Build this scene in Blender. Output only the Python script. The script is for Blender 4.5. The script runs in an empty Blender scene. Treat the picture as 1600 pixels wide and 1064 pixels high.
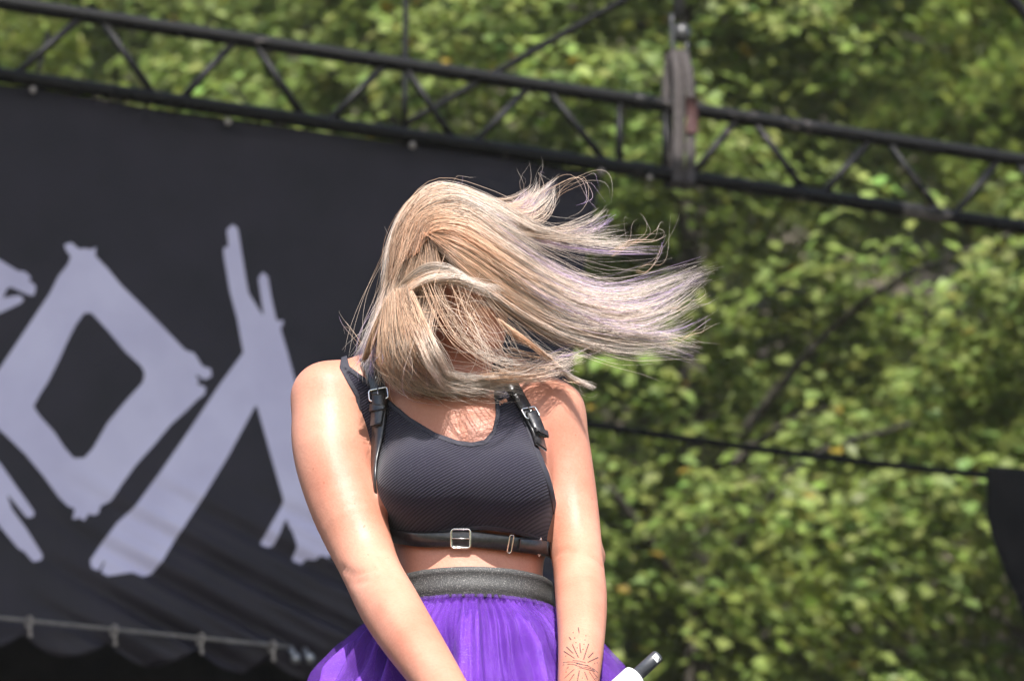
import bpy, bmesh, math, random
import numpy as np
from mathutils import Vector
from mathutils.bvhtree import BVHTree
rng = np.random.default_rng(7)
random.seed(7)
R = math.radians
S = bpy.context.scene
COL = S.collection

# ------------------------------------------------------------------ camera, sky, sun, exposure
CAM = np.array([0.0, 0.0, 1.5]); PITCH = R(20.0); FPX = 6000.0
cd = bpy.data.cameras.new('camera'); cam = bpy.data.objects.new('camera', cd); COL.objects.link(cam)
cam.location = CAM; cam.rotation_euler = (R(90) + PITCH, 0, 0)
cd.sensor_width = 36; cd.lens = 135; cd.clip_end = 2000; cd.clip_start = 0.05
cd.dof.use_dof = True; cd.dof.focus_distance = 5.5; cd.dof.aperture_fstop = 7.2
S.camera = cam
SUN_EL, SUN_AZ = R(47), R(5)          # azimuth measured from -Y (behind the camera) towards +X
sd = np.array([math.sin(SUN_AZ)*math.cos(SUN_EL), -math.cos(SUN_AZ)*math.cos(SUN_EL), math.sin(SUN_EL)])
W = bpy.data.worlds.new('World'); S.world = W; W.use_nodes = True
wn = W.node_tree.nodes; wl = W.node_tree.links
sky = wn.new('ShaderNodeTexSky'); sky.sky_type = 'NISHITA'; sky.sun_disc = False
sky.sun_elevation = SUN_EL; sky.sun_rotation = math.pi - SUN_AZ; sky.air_density = 1.0; sky.dust_density = 1.6
wn['Background'].inputs['Strength'].default_value = 0.14
wl.new(sky.outputs[0], wn['Background'].inputs['Color'])
sl = bpy.data.lights.new('sun', 'SUN'); sl.energy = 4.9; sl.angle = R(0.5); sl.color = (1.0, 0.965, 0.925)
sun = bpy.data.objects.new('sun', sl); COL.objects.link(sun)
sun.rotation_euler = Vector(sd).to_track_quat('Z', 'Y').to_euler(); sun.location = (3, -6, 14)
S.view_settings.view_transform = 'Standard'; S.view_settings.look = 'None'
S.view_settings.gamma = 1.0; S.view_settings.use_curve_mapping = False
S.view_settings.exposure = 1.0
S.render.engine = 'CYCLES'; S.cycles.use_denoising = True; S.cycles.use_adaptive_sampling = True; S.cycles.adaptive_threshold = .025
S.cycles.max_bounces = 8; S.cycles.volume_bounces = 0; S.cycles.transparent_max_bounces = 12

# ------------------------------------------------------------------ picture <-> place helpers
_c, _s = math.cos(PITCH), math.sin(PITCH)
def ray(px, py):
    x = (px-800)/FPX; v = -(py-532)/FPX
    return np.array([x, _c - v*_s, _s + v*_c])
def P(px, py, y):
    r = ray(px, py); return CAM + r*(y/r[1])
def proj(p):
    d = np.asarray(p) - CAM
    f = d[..., 1]*_c + d[..., 2]*_s; u = -d[..., 1]*_s + d[..., 2]*_c
    return 800 + FPX*d[..., 0]/f, 532 - FPX*u/f
YB = 5.3                                # distance of the singer
def B(px, py, dy=0.0): return P(px, py, YB + dy)

# ------------------------------------------------------------------ object helpers
ORG = {}
def link(o, parent=None, label=None, cat=None, group=None, kind=None):
    COL.objects.link(o)
    if parent is not None: o.parent = parent
    if label: o['label'] = label
    if cat: o['category'] = cat
    if group: o['group'] = group
    if kind: o['kind'] = kind
    return o
def empty(name, loc, label, cat, group=None):
    o = bpy.data.objects.new(name, None); o.location = loc; o.empty_display_size = 0.1
    link(o, None, label, cat, group); ORG[o.name] = np.array(loc, float); return o
def mesh(name, V, F, m, parent=None, smooth=True, origin=None, cols=None, **kw):
    V = np.asarray(V, float).reshape(-1, 3)
    if parent is not None: og = ORG[parent.name]
    else: og = np.array(origin if origin is not None else (0, 0, 0), float)
    me = bpy.data.meshes.new(name)
    if isinstance(F, np.ndarray):
        n, k = F.shape
        me.vertices.add(len(V)); me.vertices.foreach_set('co', (V-og).astype(np.float32).ravel())
        me.loops.add(n*k); me.loops.foreach_set('vertex_index', F.astype(np.int32).ravel())
        me.polygons.add(n); me.polygons.foreach_set('loop_start', np.arange(0, n*k, k, dtype=np.int32))
        me.update(calc_edges=True)
    else:
        me.from_pydata((V-og).tolist(), [], [tuple(f) for f in F])
    if cols is not None:
        a = me.color_attributes.new('col', 'FLOAT_COLOR', 'POINT')
        a.data.foreach_set('color', np.asarray(cols, np.float32).ravel())
    if smooth: me.polygons.foreach_set('use_smooth', np.ones(len(me.polygons), bool))
    me.validate(); me.materials.append(m)
    o = bpy.data.objects.new(name, me)
    if parent is None: o.location = og
    link(o, parent, **kw); ORG[o.name] = og
    return o
class MB:
    """collects quads/polys of one piece"""
    def __init__(s): s.V = []; s.F = []
    def add(s, V, F):
        b = len(s.V); s.V += [tuple(v) for v in V]; s.F += [tuple(i+b for i in f) for f in F]; return s
    def box(s, c, ax, half):
        c = np.asarray(c, float); ax = [np.asarray(a, float) for a in ax]
        V = [c + ax[0]*half[0]*i + ax[1]*half[1]*j + ax[2]*half[2]*k for i in (-1, 1) for j in (-1, 1) for k in (-1, 1)]
        return s.add(V, [(0,1,3,2),(4,6,7,5),(0,4,5,1),(2,3,7,6),(0,2,6,4),(1,5,7,3)])
    def tube(s, pts, r, n=12, closed=False, caps=True):
        pts = np.asarray(pts, float); m = len(pts)
        rr = np.full(m, r) if np.isscalar(r) else np.asarray(r, float)
        T = np.gradient(pts, axis=0) if not closed else (np.roll(pts, -1, 0) - np.roll(pts, 1, 0))
        T /= np.linalg.norm(T, axis=1)[:, None] + 1e-12
        a = np.array([0, 0, 1.0]) if abs(T[0][2]) < .9 else np.array([1.0, 0, 0])
        N = np.cross(T[0], a); N /= np.linalg.norm(N); V = []
        for i in range(m):
            N = N - T[i]*N.dot(T[i]); N /= np.linalg.norm(N); Bn = np.cross(T[i], N)
            for j in range(n):
                t = 2*math.pi*j/n; V.append(pts[i] + rr[i]*(math.cos(t)*N + math.sin(t)*Bn))
        F = []
        for i in range(m if closed else m-1):
            i2 = (i+1) % m
            for j in range(n): F.append((i*n+j, i*n+(j+1) % n, i2*n+(j+1) % n, i2*n+j))
        if caps and not closed: F += [tuple(range(n))[::-1], tuple((m-1)*n+j for j in range(n))]
        return s.add(V, F)
    def ball(s, c, r, n=12, k=8, sc=(1, 1, 1)):
        V = []; F = []
        for i in range(k+1):
            a = math.pi*i/k
            for j in range(n):
                t = 2*math.pi*j/n
                V.append((c[0]+r*sc[0]*math.sin(a)*math.cos(t), c[1]+r*sc[1]*math.sin(a)*math.sin(t), c[2]+r*sc[2]*math.cos(a)))
        for i in range(k):
            for j in range(n): F.append((i*n+j, (i+1)*n+j, (i+1)*n+(j+1) % n, i*n+(j+1) % n))
        return s.add(V, F)
    def build(s, name, m, parent=None, **kw): return mesh(name, s.V, s.F, m, parent, **kw)
def spline(pts, n):
    pts = np.asarray(pts, float); m = len(pts)
    Q = np.vstack([2*pts[0]-pts[1], pts, 2*pts[-1]-pts[-2]])
    t = np.linspace(0, m-1, n); i = np.minimum(t.astype(int), m-2); f = (t-i)[:, None]
    a, b, c, d = Q[i], Q[i+1], Q[i+2], Q[i+3]
    return .5*((2*b)+(-a+c)*f+(2*a-5*b+4*c-d)*f*f+(-a+3*b-3*c+d)*f**3)
def grid_faces(nu, nv, wrap=False):
    i, j = np.meshgrid(np.arange(nv-1), np.arange(nu if wrap else nu-1), indexing='ij')
    j2 = (j+1) % nu
    return np.stack([i*nu+j, i*nu+j2, (i+1)*nu+j2, (i+1)*nu+j], -1).reshape(-1, 4)
def unit(v): v = np.asarray(v, float); return v/np.linalg.norm(v)

# ------------------------------------------------------------------ materials
def mat(name, col, rough=.6, metal=0., spec=.5):
    m = bpy.data.materials.new(name); m.use_nodes = True; b = m.node_tree.nodes['Principled BSDF']
    b.inputs['Base Color'].default_value = (*col, 1); b.inputs['Roughness'].default_value = rough
    b.inputs['Metallic'].default_value = metal; b.inputs['Specular IOR Level'].default_value = spec
    return m
def nd(m, t, **inp):
    n = m.node_tree.nodes.new(t)
    for k, v in inp.items(): n.inputs[k.replace('_', ' ')].default_value = v
    return n
def ln(m, a, b): m.node_tree.links.new(a, b)
def pb(m): return m.node_tree.nodes['Principled BSDF']
def ramp(m, fac, stops):
    r = m.node_tree.nodes.new('ShaderNodeValToRGB'); e = r.color_ramp.elements
    while len(e) < len(stops): e.new(.5)
    for i, (p, c) in enumerate(stops): e[i].position = p; e[i].color = (*c, 1)
    ln(m, fac, r.inputs[0]); return r
def noise(m, scale, detail=4, rough=.5, co='Object'):
    tc = m.node_tree.nodes.new('ShaderNodeTexCoord'); n = nd(m, 'ShaderNodeTexNoise', Scale=scale, Detail=detail, Roughness=rough)
    ln(m, tc.outputs[co], n.inputs['Vector']); return n
def bump(m, h, strength, dist):
    b = nd(m, 'ShaderNodeBump', Strength=strength, Distance=dist); ln(m, h, b.inputs['Height']); ln(m, b.outputs[0], pb(m).inputs['Normal']); return b
def noisy(name, c0, c1, scale, rough=.6, metal=0., lo=.35, hi=.65, bs=0., bd=.002, spec=.5, detail=5):
    m = mat(name, c0, rough, metal, spec); n = noise(m, scale, detail)
    r = ramp(m, n.outputs[0], [(lo, c0), (hi, c1)]); ln(m, r.outputs[0], pb(m).inputs['Base Color'])
    if bs: bump(m, n.outputs[0], bs, bd)
    return m
M = {}
# skin
m = M['skin'] = mat('skin', (.7, .4, .3), .48, spec=.28); b = pb(m)
n1 = noise(m, 9, 4); r = ramp(m, n1.outputs[0], [(.3, (.43, .172, .112)), (.7, (.53, .258, .178))])
n2 = noise(m, 260, 3); mx = nd(m, 'ShaderNodeMix'); mx.data_type = 'RGBA'; mx.blend_type = 'MULTIPLY'; mx.inputs[0].default_value = .35
r2 = ramp(m, n2.outputs[0], [(.3, (.82, .74, .7)), (.62, (1, 1, 1))])
ln(m, r.outputs[0], mx.inputs[6]); ln(m, r2.outputs[0], mx.inputs[7]); ln(m, mx.outputs[2], b.inputs['Base Color'])
b.inputs['Subsurface Weight'].default_value = .12; b.inputs['Subsurface Radius'].default_value = (1, .35, .2); b.inputs['Subsurface Scale'].default_value = .012
n3 = noise(m, 34, 3); am = nd(m, 'ShaderNodeMath'); am.operation = 'MULTIPLY_ADD'; am.inputs[1].default_value = 3.0; ln(m, n3.outputs[0], am.inputs[0]); ln(m, n2.outputs[0], am.inputs[2])
bump(m, am.outputs[0], .35, .0009)
n4 = noise(m, 130, 1); r4 = ramp(m, n4.outputs[0], [(.74, (1, 1, 1)), (.80, (.62, .45, .38))]); mz = nd(m, 'ShaderNodeMix'); mz.data_type = 'RGBA'; mz.blend_type = 'MULTIPLY'; mz.inputs[0].default_value = .6
ln(m, mx.outputs[2], mz.inputs[6]); ln(m, r4.outputs[0], mz.inputs[7]); ln(m, mz.outputs[2], b.inputs['Base Color'])
M['ink'] = mat('tattoo ink', (.045, .036, .04), .6)
# ribbed knit: diagonal ribs
m = M['knit'] = mat('ribbed knit', (.03, .028, .045), .9, spec=.12)
tc = nd(m, 'ShaderNodeTexCoord'); dt = nd(m, 'ShaderNodeVectorMath'); dt.operation = 'DOT_PRODUCT'
dt.inputs[1].default_value = (math.sin(R(33))*1650, 200, -math.cos(R(33))*1650)
ln(m, tc.outputs['Object'], dt.inputs[0]); sn = nd(m, 'ShaderNodeMath'); sn.operation = 'SINE'; ln(m, dt.outputs['Value'], sn.inputs[0])
nz = noise(m, 900, 2); ad = nd(m, 'ShaderNodeMath'); ad.operation = 'MULTIPLY_ADD'; ad.inputs[1].default_value = .5; ad.inputs[2].default_value = .5; ln(m, sn.outputs[0], ad.inputs[0])
r = ramp(m, ad.outputs[0], [(.0, (.007, .006, .010)), (.75, (.033, .030, .046))])
sp = ramp(m, nz.outputs[0], [(.70, (0, 0, 0)), (.78, (.35, .34, .38))]); mx = nd(m, 'ShaderNodeMix'); mx.data_type = 'RGBA'; mx.blend_type = 'ADD'; mx.inputs[0].default_value = .6
ln(m, r.outputs[0], mx.inputs[6]); ln(m, sp.outputs[0], mx.inputs[7]); ln(m, mx.outputs[2], pb(m).inputs['Base Color'])
pb(m).inputs['Sheen Weight'].default_value = .15
bump(m, ad.outputs[0], .65, .001)
M['binding'] = noisy('knit edge binding', (.018, .017, .026), (.035, .033, .045), 700, .8, bs=.3, bd=.0006)
M['leather'] = noisy('black leather', (.012, .012, .014), (.035, .033, .034), 160, .33, bs=.35, bd=.0008, spec=.6)
M['chrome'] = noisy('nickel buckle metal', (.72, .69, .64), (.85, .83, .8), 60, .18, 1.)
# tulle
def tulle(name, alpha):
    m = mat(name, (.16, .035, .52), .7, spec=.3)
    n = noise(m, 14, 3, .5); r = ramp(m, n.outputs[0], [(.3, (.070, .009, .225)), (.7, (.135, .028, .36))])
    ng = noise(m, 1500, 1); g = ramp(m, ng.outputs[0], [(.66, (0, 0, 0)), (.74, (.6, .5, .7))])
    mx = nd(m, 'ShaderNodeMix'); mx.data_type = 'RGBA'; mx.blend_type = 'ADD'; mx.inputs[0].default_value = .7
    ln(m, r.outputs[0], mx.inputs[6]); ln(m, g.outputs[0], mx.inputs[7]); ln(m, mx.outputs[2], pb(m).inputs['Base Color'])
    pb(m).inputs['Sheen Weight'].default_value = .12; pb(m).inputs['Sheen Tint'].default_value = (.6, .4, 1, 1)
    nb = noise(m, 500, 2); bump(m, nb.outputs[0], .5, .001)
    if alpha < 1: pb(m).inputs['Alpha'].default_value = alpha
    return m
M['tulle'] = tulle('purple tulle lining', 1.); M['tulle_sheer'] = tulle('sheer purple tulle', .38)
m = M['elastic'] = mat('glitter elastic', (.05, .048, .045), .6)
n = noise(m, 1100, 2); r = ramp(m, n.outputs[0], [(.5, (.02, .0195, .019)), (.62, (.06, .058, .054)), (.72, (.42, .4, .36))]); ln(m, r.outputs[0], pb(m).inputs['Base Color']); bump(m, n.outputs[0], .4, .0008)
# hair
m = M['hair'] = mat('blonde hair', (.5, .4, .3), .36, spec=.55)
at = nd(m, 'ShaderNodeAttribute'); at.attribute_name = 'col'; ln(m, at.outputs['Color'], pb(m).inputs['Base Color'])
tr = nd(m, 'ShaderNodeBsdfTranslucent'); ln(m, at.outputs['Color'], tr.inputs[0]); ms = nd(m, 'ShaderNodeMixShader'); ms.inputs[0].default_value = .38
out = m.node_tree.nodes['Material Output']; ln(m, pb(m).outputs[0], ms.inputs[1]); ln(m, tr.outputs[0], ms.inputs[2]); ln(m, ms.outputs[0], out.inputs[0])
# stage
m = M['truss'] = mat('worn black truss paint', (.006, .0055, .006), .5, spec=.22)
n = noise(m, 13, 6, .7); n2 = noise(m, 3, 2); mu = nd(m, 'ShaderNodeMath'); mu.operation = 'MULTIPLY'; ln(m, n.outputs[0], mu.inputs[0]); ln(m, n2.outputs[0], mu.inputs[1])
r = ramp(m, mu.outputs[0], [(.36, (.003, .0028, .003)), (.40, (.11, .095, .09))]); ln(m, r.outputs[0], pb(m).inputs['Base Color']); bump(m, n.outputs[0], .3, .003)
M['cable'] = noisy('black cable rubber', (.004, .004, .004), (.010, .010, .010), 40, .8, spec=.15)
M['webbing'] = noisy('grey brown webbing', (.032, .026, .025), (.058, .048, .046), 70, .85, bs=.4, bd=.002)
M['webbing_red'] = noisy('dark red webbing sleeve', (.03, .008, .007), (.05, .014, .012), 70, .8, bs=.4, bd=.002)
M['steel'] = noisy('galvanised steel', (.22, .22, .23), (.38, .38, .38), 50, .4, .9)
M['blackiron'] = noisy('black painted steel', (.01, .01, .011), (.03, .03, .03), 30, .4)
m = M['banner'] = noisy('black banner cloth', (.008, .006, .012), (.014, .0105, .019), 6, .62, spec=.35)
nf = noise(m, 420, 2); bump(m, nf.outputs[0], .25, .001)
M['print'] = noisy('pale lavender print', (.46, .43, .58), (.53, .50, .65), 5, .6, spec=.3)
M['drape'] = noisy('black molton drape', (.006, .006, .007), (.012, .011, .012), 9, .9, spec=.15)
M['pipe'] = noisy('dull grey pipe', (.17, .155, .145), (.26, .24, .22), 30, .45, .5)
M['tie'] = noisy('off white tie', (.22, .19, .17), (.32, .28, .25), 60, .7)
M['deck'] = noisy('stage plywood', (.03, .028, .026), (.06, .055, .05), 8, .7)
M['roof'] = noisy('roof tarpaulin', (.10, .10, .11), (.14, .14, .15), 4, .6)
M['ground'] = noisy('trodden grass', (.05, .07, .02), (.11, .09, .05), 1.5, .95, bs=.4, bd=.03)
M['litter'] = noisy('leaf litter and soil', (.062, .050, .036), (.11, .088, .062), 1.3, .95, bs=.7, bd=.08)
M['bark'] = noisy('bark', (.025, .02, .015), (.055, .045, .034), 9, .95, bs=.8, bd=.02)
m = M['leaf'] = mat('leaves', (.08, .13, .03), .5, spec=.4)
at = nd(m, 'ShaderNodeAttribute'); at.attribute_name = 'col'; ln(m, at.outputs['Color'], pb(m).inputs['Base Color'])
tr = nd(m, 'ShaderNodeBsdfTranslucent'); ln(m, at.outputs['Color'], tr.inputs[0]); ms = nd(m, 'ShaderNodeMixShader'); ms.inputs[0].default_value = .42
out = m.node_tree.nodes['Material Output']; ln(m, pb(m).outputs[0], ms.inputs[1]); ln(m, tr.outputs[0], ms.inputs[2]); ln(m, ms.outputs[0], out.inputs[0])
M['mic_white'] = noisy('white microphone lacquer', (.78, .78, .78), (.82, .82, .82), 20, .28)
M['mic_black'] = noisy('dark grey plastic', (.035, .037, .045), (.05, .052, .06), 200, .4)
M['mark'] = mat('white mark', (.8, .8, .8), .5)
M['shoe'] = noisy('black boot leather', (.012, .012, .013), (.03, .03, .03), 60, .4)

# ------------------------------------------------------------------ ground, hillside, stage, roof
DECK = 2.0
mesh('ground', [(-400, -300, 0), (400, -300, 0), (400, 600, 0), (-400, 600, 0)], [(0, 1, 2, 3)], M['ground'], smooth=False, kind='structure')
def hill_z(x, y):
    t = np.clip((y-15)/32, 0, 1)
    return .004 + 24.5*(t*t*(3-2*t))*.4 + 24.5*.6*t + .5*np.sin(x*.31+y*.2)*t + .35*np.sin(x*.7-y*.5)*t
gx, gy = np.meshgrid(np.linspace(-60, 60, 121), np.linspace(15, 90, 90)); gz = hill_z(gx, gy)
mesh('hillside', np.stack([gx, gy, gz], -1), grid_faces(121, 90), M['litter'], kind='structure')
st = MB().box((0, 10.6, DECK-.06), np.eye(3), (9, 6.4, .06))
stage = st.build('stage_floor', M['deck'], smooth=False, kind='structure')
for x in (-6.5, -2.2, 2.2, 6.5):
    for y in (4.5, 9.5, 14.6): MB().box((x, y, (DECK-.12)/2), np.eye(3), (.05, .05, (DECK-.12)/2)).build('deck_leg', M['blackiron'], stage, smooth=False)
ROOF = 8.9

# ------------------------------------------------------------------ truss
Y0 = 11.0
TA = P(0, 4, Y0); ZT = TA[2]
rr_ = ray(1600, 252); TB = CAM + rr_*((ZT-1.5)/rr_[2])
U = unit(TB-TA); NRM = np.array([U[1], -U[0], 0])      # NRM looks towards the camera
HC = .249
def plane_hit(px, py, off=0.0):
    """point of the vertical plane through the truss (moved off metres towards the camera) seen at a pixel -> (s, z)"""
    r = ray(px, py); o = TA + NRM*off
    t = (o-CAM).dot(NRM)/r.dot(NRM); p = CAM + r*t
    return (p-o).dot(U), p[2]
def tp(s, z, off=0.0): q = TA + U*s + NRM*off; return np.array([q[0], q[1], z])
s0, s1 = -4.4, plane_hit(1600, 252)[0] + 1.2
truss = empty('stage_truss', tp((s0+s1)/2, ZT-HC), 'long black ladder truss with zigzag braces spanning above the banner', 'truss')
for z, nm in ((ZT, 'top_chord'), (ZT-HC, 'bottom_chord')):
    MB().tube([tp(s, z) for s in np.linspace(s0, s1, 40)], .0245, 20).build(nm, M['truss'], truss)
braces = [((20,112),(130,35)),((155,38),(245,140)),((280,143),(370,72)),((395,75),(478,175)),((510,180),(605,110)),((630,112),(712,210)),((738,215),(830,145)),((852,148),(950,245)),
          ((1078,262),(1155,190)),((1175,192),(1262,295)),((1280,298),(1365,230)),((1385,232),(1470,325)),((1488,330),(1565,262)),((1585,265),(1680,358)),((-85,-15),(5,103))] + [q for k in range(1, 8) for q in (((20-240*k, 112-37*k), (130-240*k, 35-37*k)), ((-85-240*k, -15-37*k), (5-240*k, 103-37*k)))]
def brace(a, b, r=.0125):
    sa, sb = plane_hit(*a)[0], plane_hit(*b)[0]
    za, zb = (ZT, ZT-HC) if a[1] < b[1] else (ZT-HC, ZT)
    MB().tube([tp(sa, za), tp(sb, zb)], r, 12).build('brace', M['truss'], truss)
for a, b in braces: brace(a, b)
for x in (968, 1040): brace((x, 160), (x, 265), .0125)
for x in (968, 1040):                                     # joint sleeves
    s = plane_hit(x+18, 170)[0]
for z in (ZT, ZT-HC):
    s = plane_hit(1004, 215)[0]
    MB().tube([tp(s-.035, z), tp(s-.033, z), tp(s+.033, z), tp(s+.035, z)], [.0255, .029, .029, .0255], 20).build('joint_sleeve', M['truss'], truss)

# unseen canopy added to shade the banner, rear edge cut so sun reaches the truss, and the beam the rigging hangs from
re_ = [tp(s, ZT-HC-.02, .0) + sd*((ROOF-(ZT-HC-.02))/sd[2]) for s in (-5.0, 9.5)]
V = []; nx = 25
for zz in (0, .03):
    for j in range(12):
        for i in range(nx):
            bk = re_[0]+(re_[1]-re_[0])*i/(nx-1); V.append((bk[0], 4.9+(bk[1]-4.9)*j/11, ROOF+zz))
F = []
for k in (0, 1):
    for j in range(11):
        for i in range(nx-1):
            a = k*12*nx+j*nx+i; q = (a, a+1, a+nx+1, a+nx); F.append(q if k else q[::-1])
roof = mesh('added_shade_canopy', V, F, M['roof'], kind='structure')
MB().tube([tp(-5, ROOF+.08, -.15), tp(9.5, ROOF+.08, -.15)], .09, 12).build('roof_beam', M['blackiron'], roof)
for s_ in (-5.0, 9.5):
    q = tp(s_, 0, -.15); MB().box((q[0], q[1], (DECK+ROOF)/2), np.eye(3), (.12, .12, (ROOF-DECK)/2)).build('roof_tower', M['blackiron'], roof, smooth=False)
    MB().box((q[0], 5.0, (DECK+ROOF)/2), np.eye(3), (.12, .12, (ROOF-DECK)/2)).build('roof_tower', M['blackiron'], roof, smooth=False)

# hoist hook and sling
sx = plane_hit(1062, 200)[0]
hk = empty('hoist_hook', tp(sx, plane_hit(1065, 88)[1]), 'black hoist chain cover with steel hook above the truss', 'hook')
zt = plane_hit(1065, 30)[1]; zh = plane_hit(1065, 52)[1]; zl = plane_hit(1065, 86)[1]
MB().tube([tp(sx+.004, z) for z in np.linspace(zt, ROOF+.02, 12)], .021, 14).build('chain_bag', M['blackiron'], hk)
MB().ball(tp(sx+.012, zh), .032, 16, 10, (1, .7, 1.1)).build('hook_block', M['blackiron'], hk)
hp = [tp(sx-.022+.0*t, z) for t, z in ((0, zt+.01), (0, zh))] + [tp(sx-.02+.028*(1-math.cos(a))*.9, zl+.022-.022*math.sin(a)-.01) for a in np.linspace(0, math.pi, 9)] + [tp(sx+.03, zl+.05)]
MB().tube(spline(hp, 30), .0085, 10).build('hook', M['blackiron'], hk)
sg = empty('lifting_sling', tp(sx, ZT-HC), 'grey brown webbing sling with red sleeve looped round the truss', 'sling')
def ribbon(pts, nrm, w, th):
    pts = np.asarray(pts, float); nrm = np.asarray(nrm, float); w = np.full(len(pts), w) if np.isscalar(w) else np.asarray(w)
    T = np.gradient(pts, axis=0); T /= np.linalg.norm(T, axis=1)[:, None]
    N = nrm - T*np.sum(T*nrm, 1)[:, None]; N /= np.linalg.norm(N, axis=1)[:, None]; Sd = np.cross(T, N)
    n = len(pts); V = []
    for i in range(n):
        a = w[i]/2
        for (u, v) in ((-1, 0), (-.86, 1), (.86, 1), (1, 0), (.9, -.25), (-.9, -.25)): V.append(pts[i] + Sd[i]*a*u + N[i]*th*v)
    F = []
    for i in range(n-1):
        for j in range(6): F.append((i*6+j, i*6+(j+1) % 6, (i+1)*6+(j+1) % 6, (i+1)*6+j))
    F += [tuple(range(6)), tuple((n-1)*6+j for j in range(5, -1, -1))]
    return V, F
zb = ZT-HC-.034
def sling_leg(dx0, dx1, dx2, off, w, nm, m, zs):
    pts = spline([tp(sx+dx0, zs[0], off*.3), tp(sx+(dx0+dx1)/2, zs[0]*.6+zs[1]*.4, off), tp(sx+dx1, zs[1], off), tp(sx+dx2, zs[2], off)], 20)
    V, F = ribbon(pts, np.tile(NRM, (20, 1)), w, .004); mesh(nm, V, F, m, sg)
z1 = zl+.012
sling_leg(-.014, -.016, -.022, .033, .044, 'webbing_leg', M['webbing'], (z1, ZT-.06, zb))
sling_leg(.012, .024, .018, .04, .036, 'webbing_leg', M['webbing'], (z1, ZT-.02, zb))
sling_leg(-.022, -.03, -.03, -.034, .04, 'webbing_leg', M['webbing'], (z1, ZT-.05, zb))
V, F = ribbon([tp(sx+a, z, .047) for a, z in ((.023, ZT+.02), (.026, ZT-.04), (.022, ZT-.11))], np.tile(NRM, (3, 1)), .042, .006); mesh('red_sleeve', V, F, M['webbing_red'], sg)
loop = [tp(sx-.003, zb+.004+.03*(1-math.sin(a)) - .012, .034*math.cos(a)) for a in np.linspace(0, math.pi, 13)]
V, F = ribbon(loop, [np.array([0, 0, -1.0])*math.sin(a) + NRM*math.cos(a) for a in np.linspace(0, math.pi, 13)], .08, .004); mesh('bottom_loop', V, F, M['webbing'], sg)

# guy wires behind the truss
def wire(name, pts, r, label, cat, m='cable'):
    pts = spline(pts, 24); return MB().tube(pts, r, 8).build(name, M[m], None, origin=pts[0], label=label, cat=cat)
wo = -.30
a = plane_hit(632, 195, wo); wire('steel_wire', [tp(a[0], a[1], wo), tp(a[0], (a[1]+ROOF)/2, wo), tp(a[0], ROOF+.1, wo)], .010, 'thin vertical rod hanging behind the truss left of the hoist hook', 'rod', 'truss')
b = plane_hit(975, 0, wo-.05); a2 = plane_hit(630, 196, wo-.05); e = (b[0]+(b[0]-a2[0])*3.2, b[1]+(b[1]-a2[1])*3.2)
wire('guy_rope', [tp(*a2, wo-.05), tp(*b, wo-.05), tp(*e, wo-.05)], .0125, 'dark guy rope rising diagonally behind the truss', 'rope')
a = plane_hit(60, 112, wo); b = plane_hit(76, 52, wo); wire('rope_end', [tp(*a, wo), tp((a[0]+b[0])/2, (a[1]+b[1])/2, wo), tp(*b, wo)], .008, 'short dark rope end behind the truss at far left', 'rope')
a = plane_hit(1575, -8, -.6); b = plane_hit(1625, 55, -.6); wire('corner_branch', [tp(a[0]-1.3, ROOF, -.6), tp(*a, -.6), tp(*b, -.6), tp(b[0]+.8, b[1]-1.0, -.6)], .022, 'dark branch crossing the top right corner', 'branch', 'truss')  # a dark branch at the corner, built as a bare tube in truss paint

# ------------------------------------------------------------------ banner with print
BO = -.02
SL = -2.4
def right_edge(z):
    pts = [plane_hit(944, 262, BO), plane_hit(915, 420, BO), plane_hit(890, 600, BO), plane_hit(868, 1000, BO), plane_hit(860, 1100, BO)]
    return np.interp(-z, [-p[1] for p in pts], [p[0] for p in pts])
def disp(s, z):
    s = np.asarray(s, float); z = np.asarray(z, float)
    px0 = plane_hit(350, 860, BO); L = np.clip((px0[1]+.25-z)/.6, 0, 1)*np.clip((s-.15)/.5, 0, 1)
    q = (z-px0[1]) + (s-px0[0])*.42
    d = L*(.021*np.sin(q*46+1.2*np.sin(s*3.1)) + .012*np.sin(q*88+.6+2*np.sin(s*2.2)))
    d += .006*np.sin(s*4.1+z*2.3)+.004*np.sin(s*9.0-z*6.1)
    low = np.clip((plane_hit(0, 900, BO)[1]-z)/.3, 0, 1); d += low*.008*np.sin(s*21)
    # puffed edge of a prop pressing from behind, lower left
    return d
ties_top = [plane_hit(x, y, BO)[0] for x, y in ((-1300, 0), (-1050, 0), (-800, 20), (-540, 50), (-250, 95), (52, 140), (357, 190), (645, 227), (938, 266))]
zc = ZT-HC
def top_z(s):
    i = np.clip(np.searchsorted(ties_top, s)-1, 0, len(ties_top)-2); t0 = np.array(ties_top)[i]; t1 = np.array(ties_top)[i+1]
    f = np.clip((s-t0)/(t1-t0), 0, 1); return zc-.019-.006*np.sin(math.pi*f)*np.clip(1-(s-1.0)/1.0, .2, 1)
rod0, rod1 = plane_hit(0, 972, BO), plane_hit(455, 1018, BO); ZR = (rod0[1]+rod1[1])/2
tb = [plane_hit(x, 1000, BO)[0] for x in (-1300, -1140, -980, -820, -660, -500, -365, -230, -95, 38, 171, 306, 418, 530, 650, 760, 870)]
def bot_z(s):
    i = np.clip(np.searchsorted(tb, s)-1, 0, len(tb)-2); t0 = np.array(tb)[i]; t1 = np.array(tb)[i+1]
    f = np.clip((s-t0)/(t1-t0), 0, 1); return ZR-.022-.062*np.sin(math.pi*f)**.8
nu, nv = 320, 170
av, bv = np.meshgrid(np.linspace(0, 1, nu), np.linspace(0, 1, nv))
zz = ZT-HC-.03 + bv*(ZR-.05-(ZT-HC-.03)); ss = SL + av*(right_edge(zz)-SL)
tz, bz = top_z(ss), bot_z(ss); zz = tz + bv*(bz-tz)
dd = disp(ss, zz)
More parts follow.
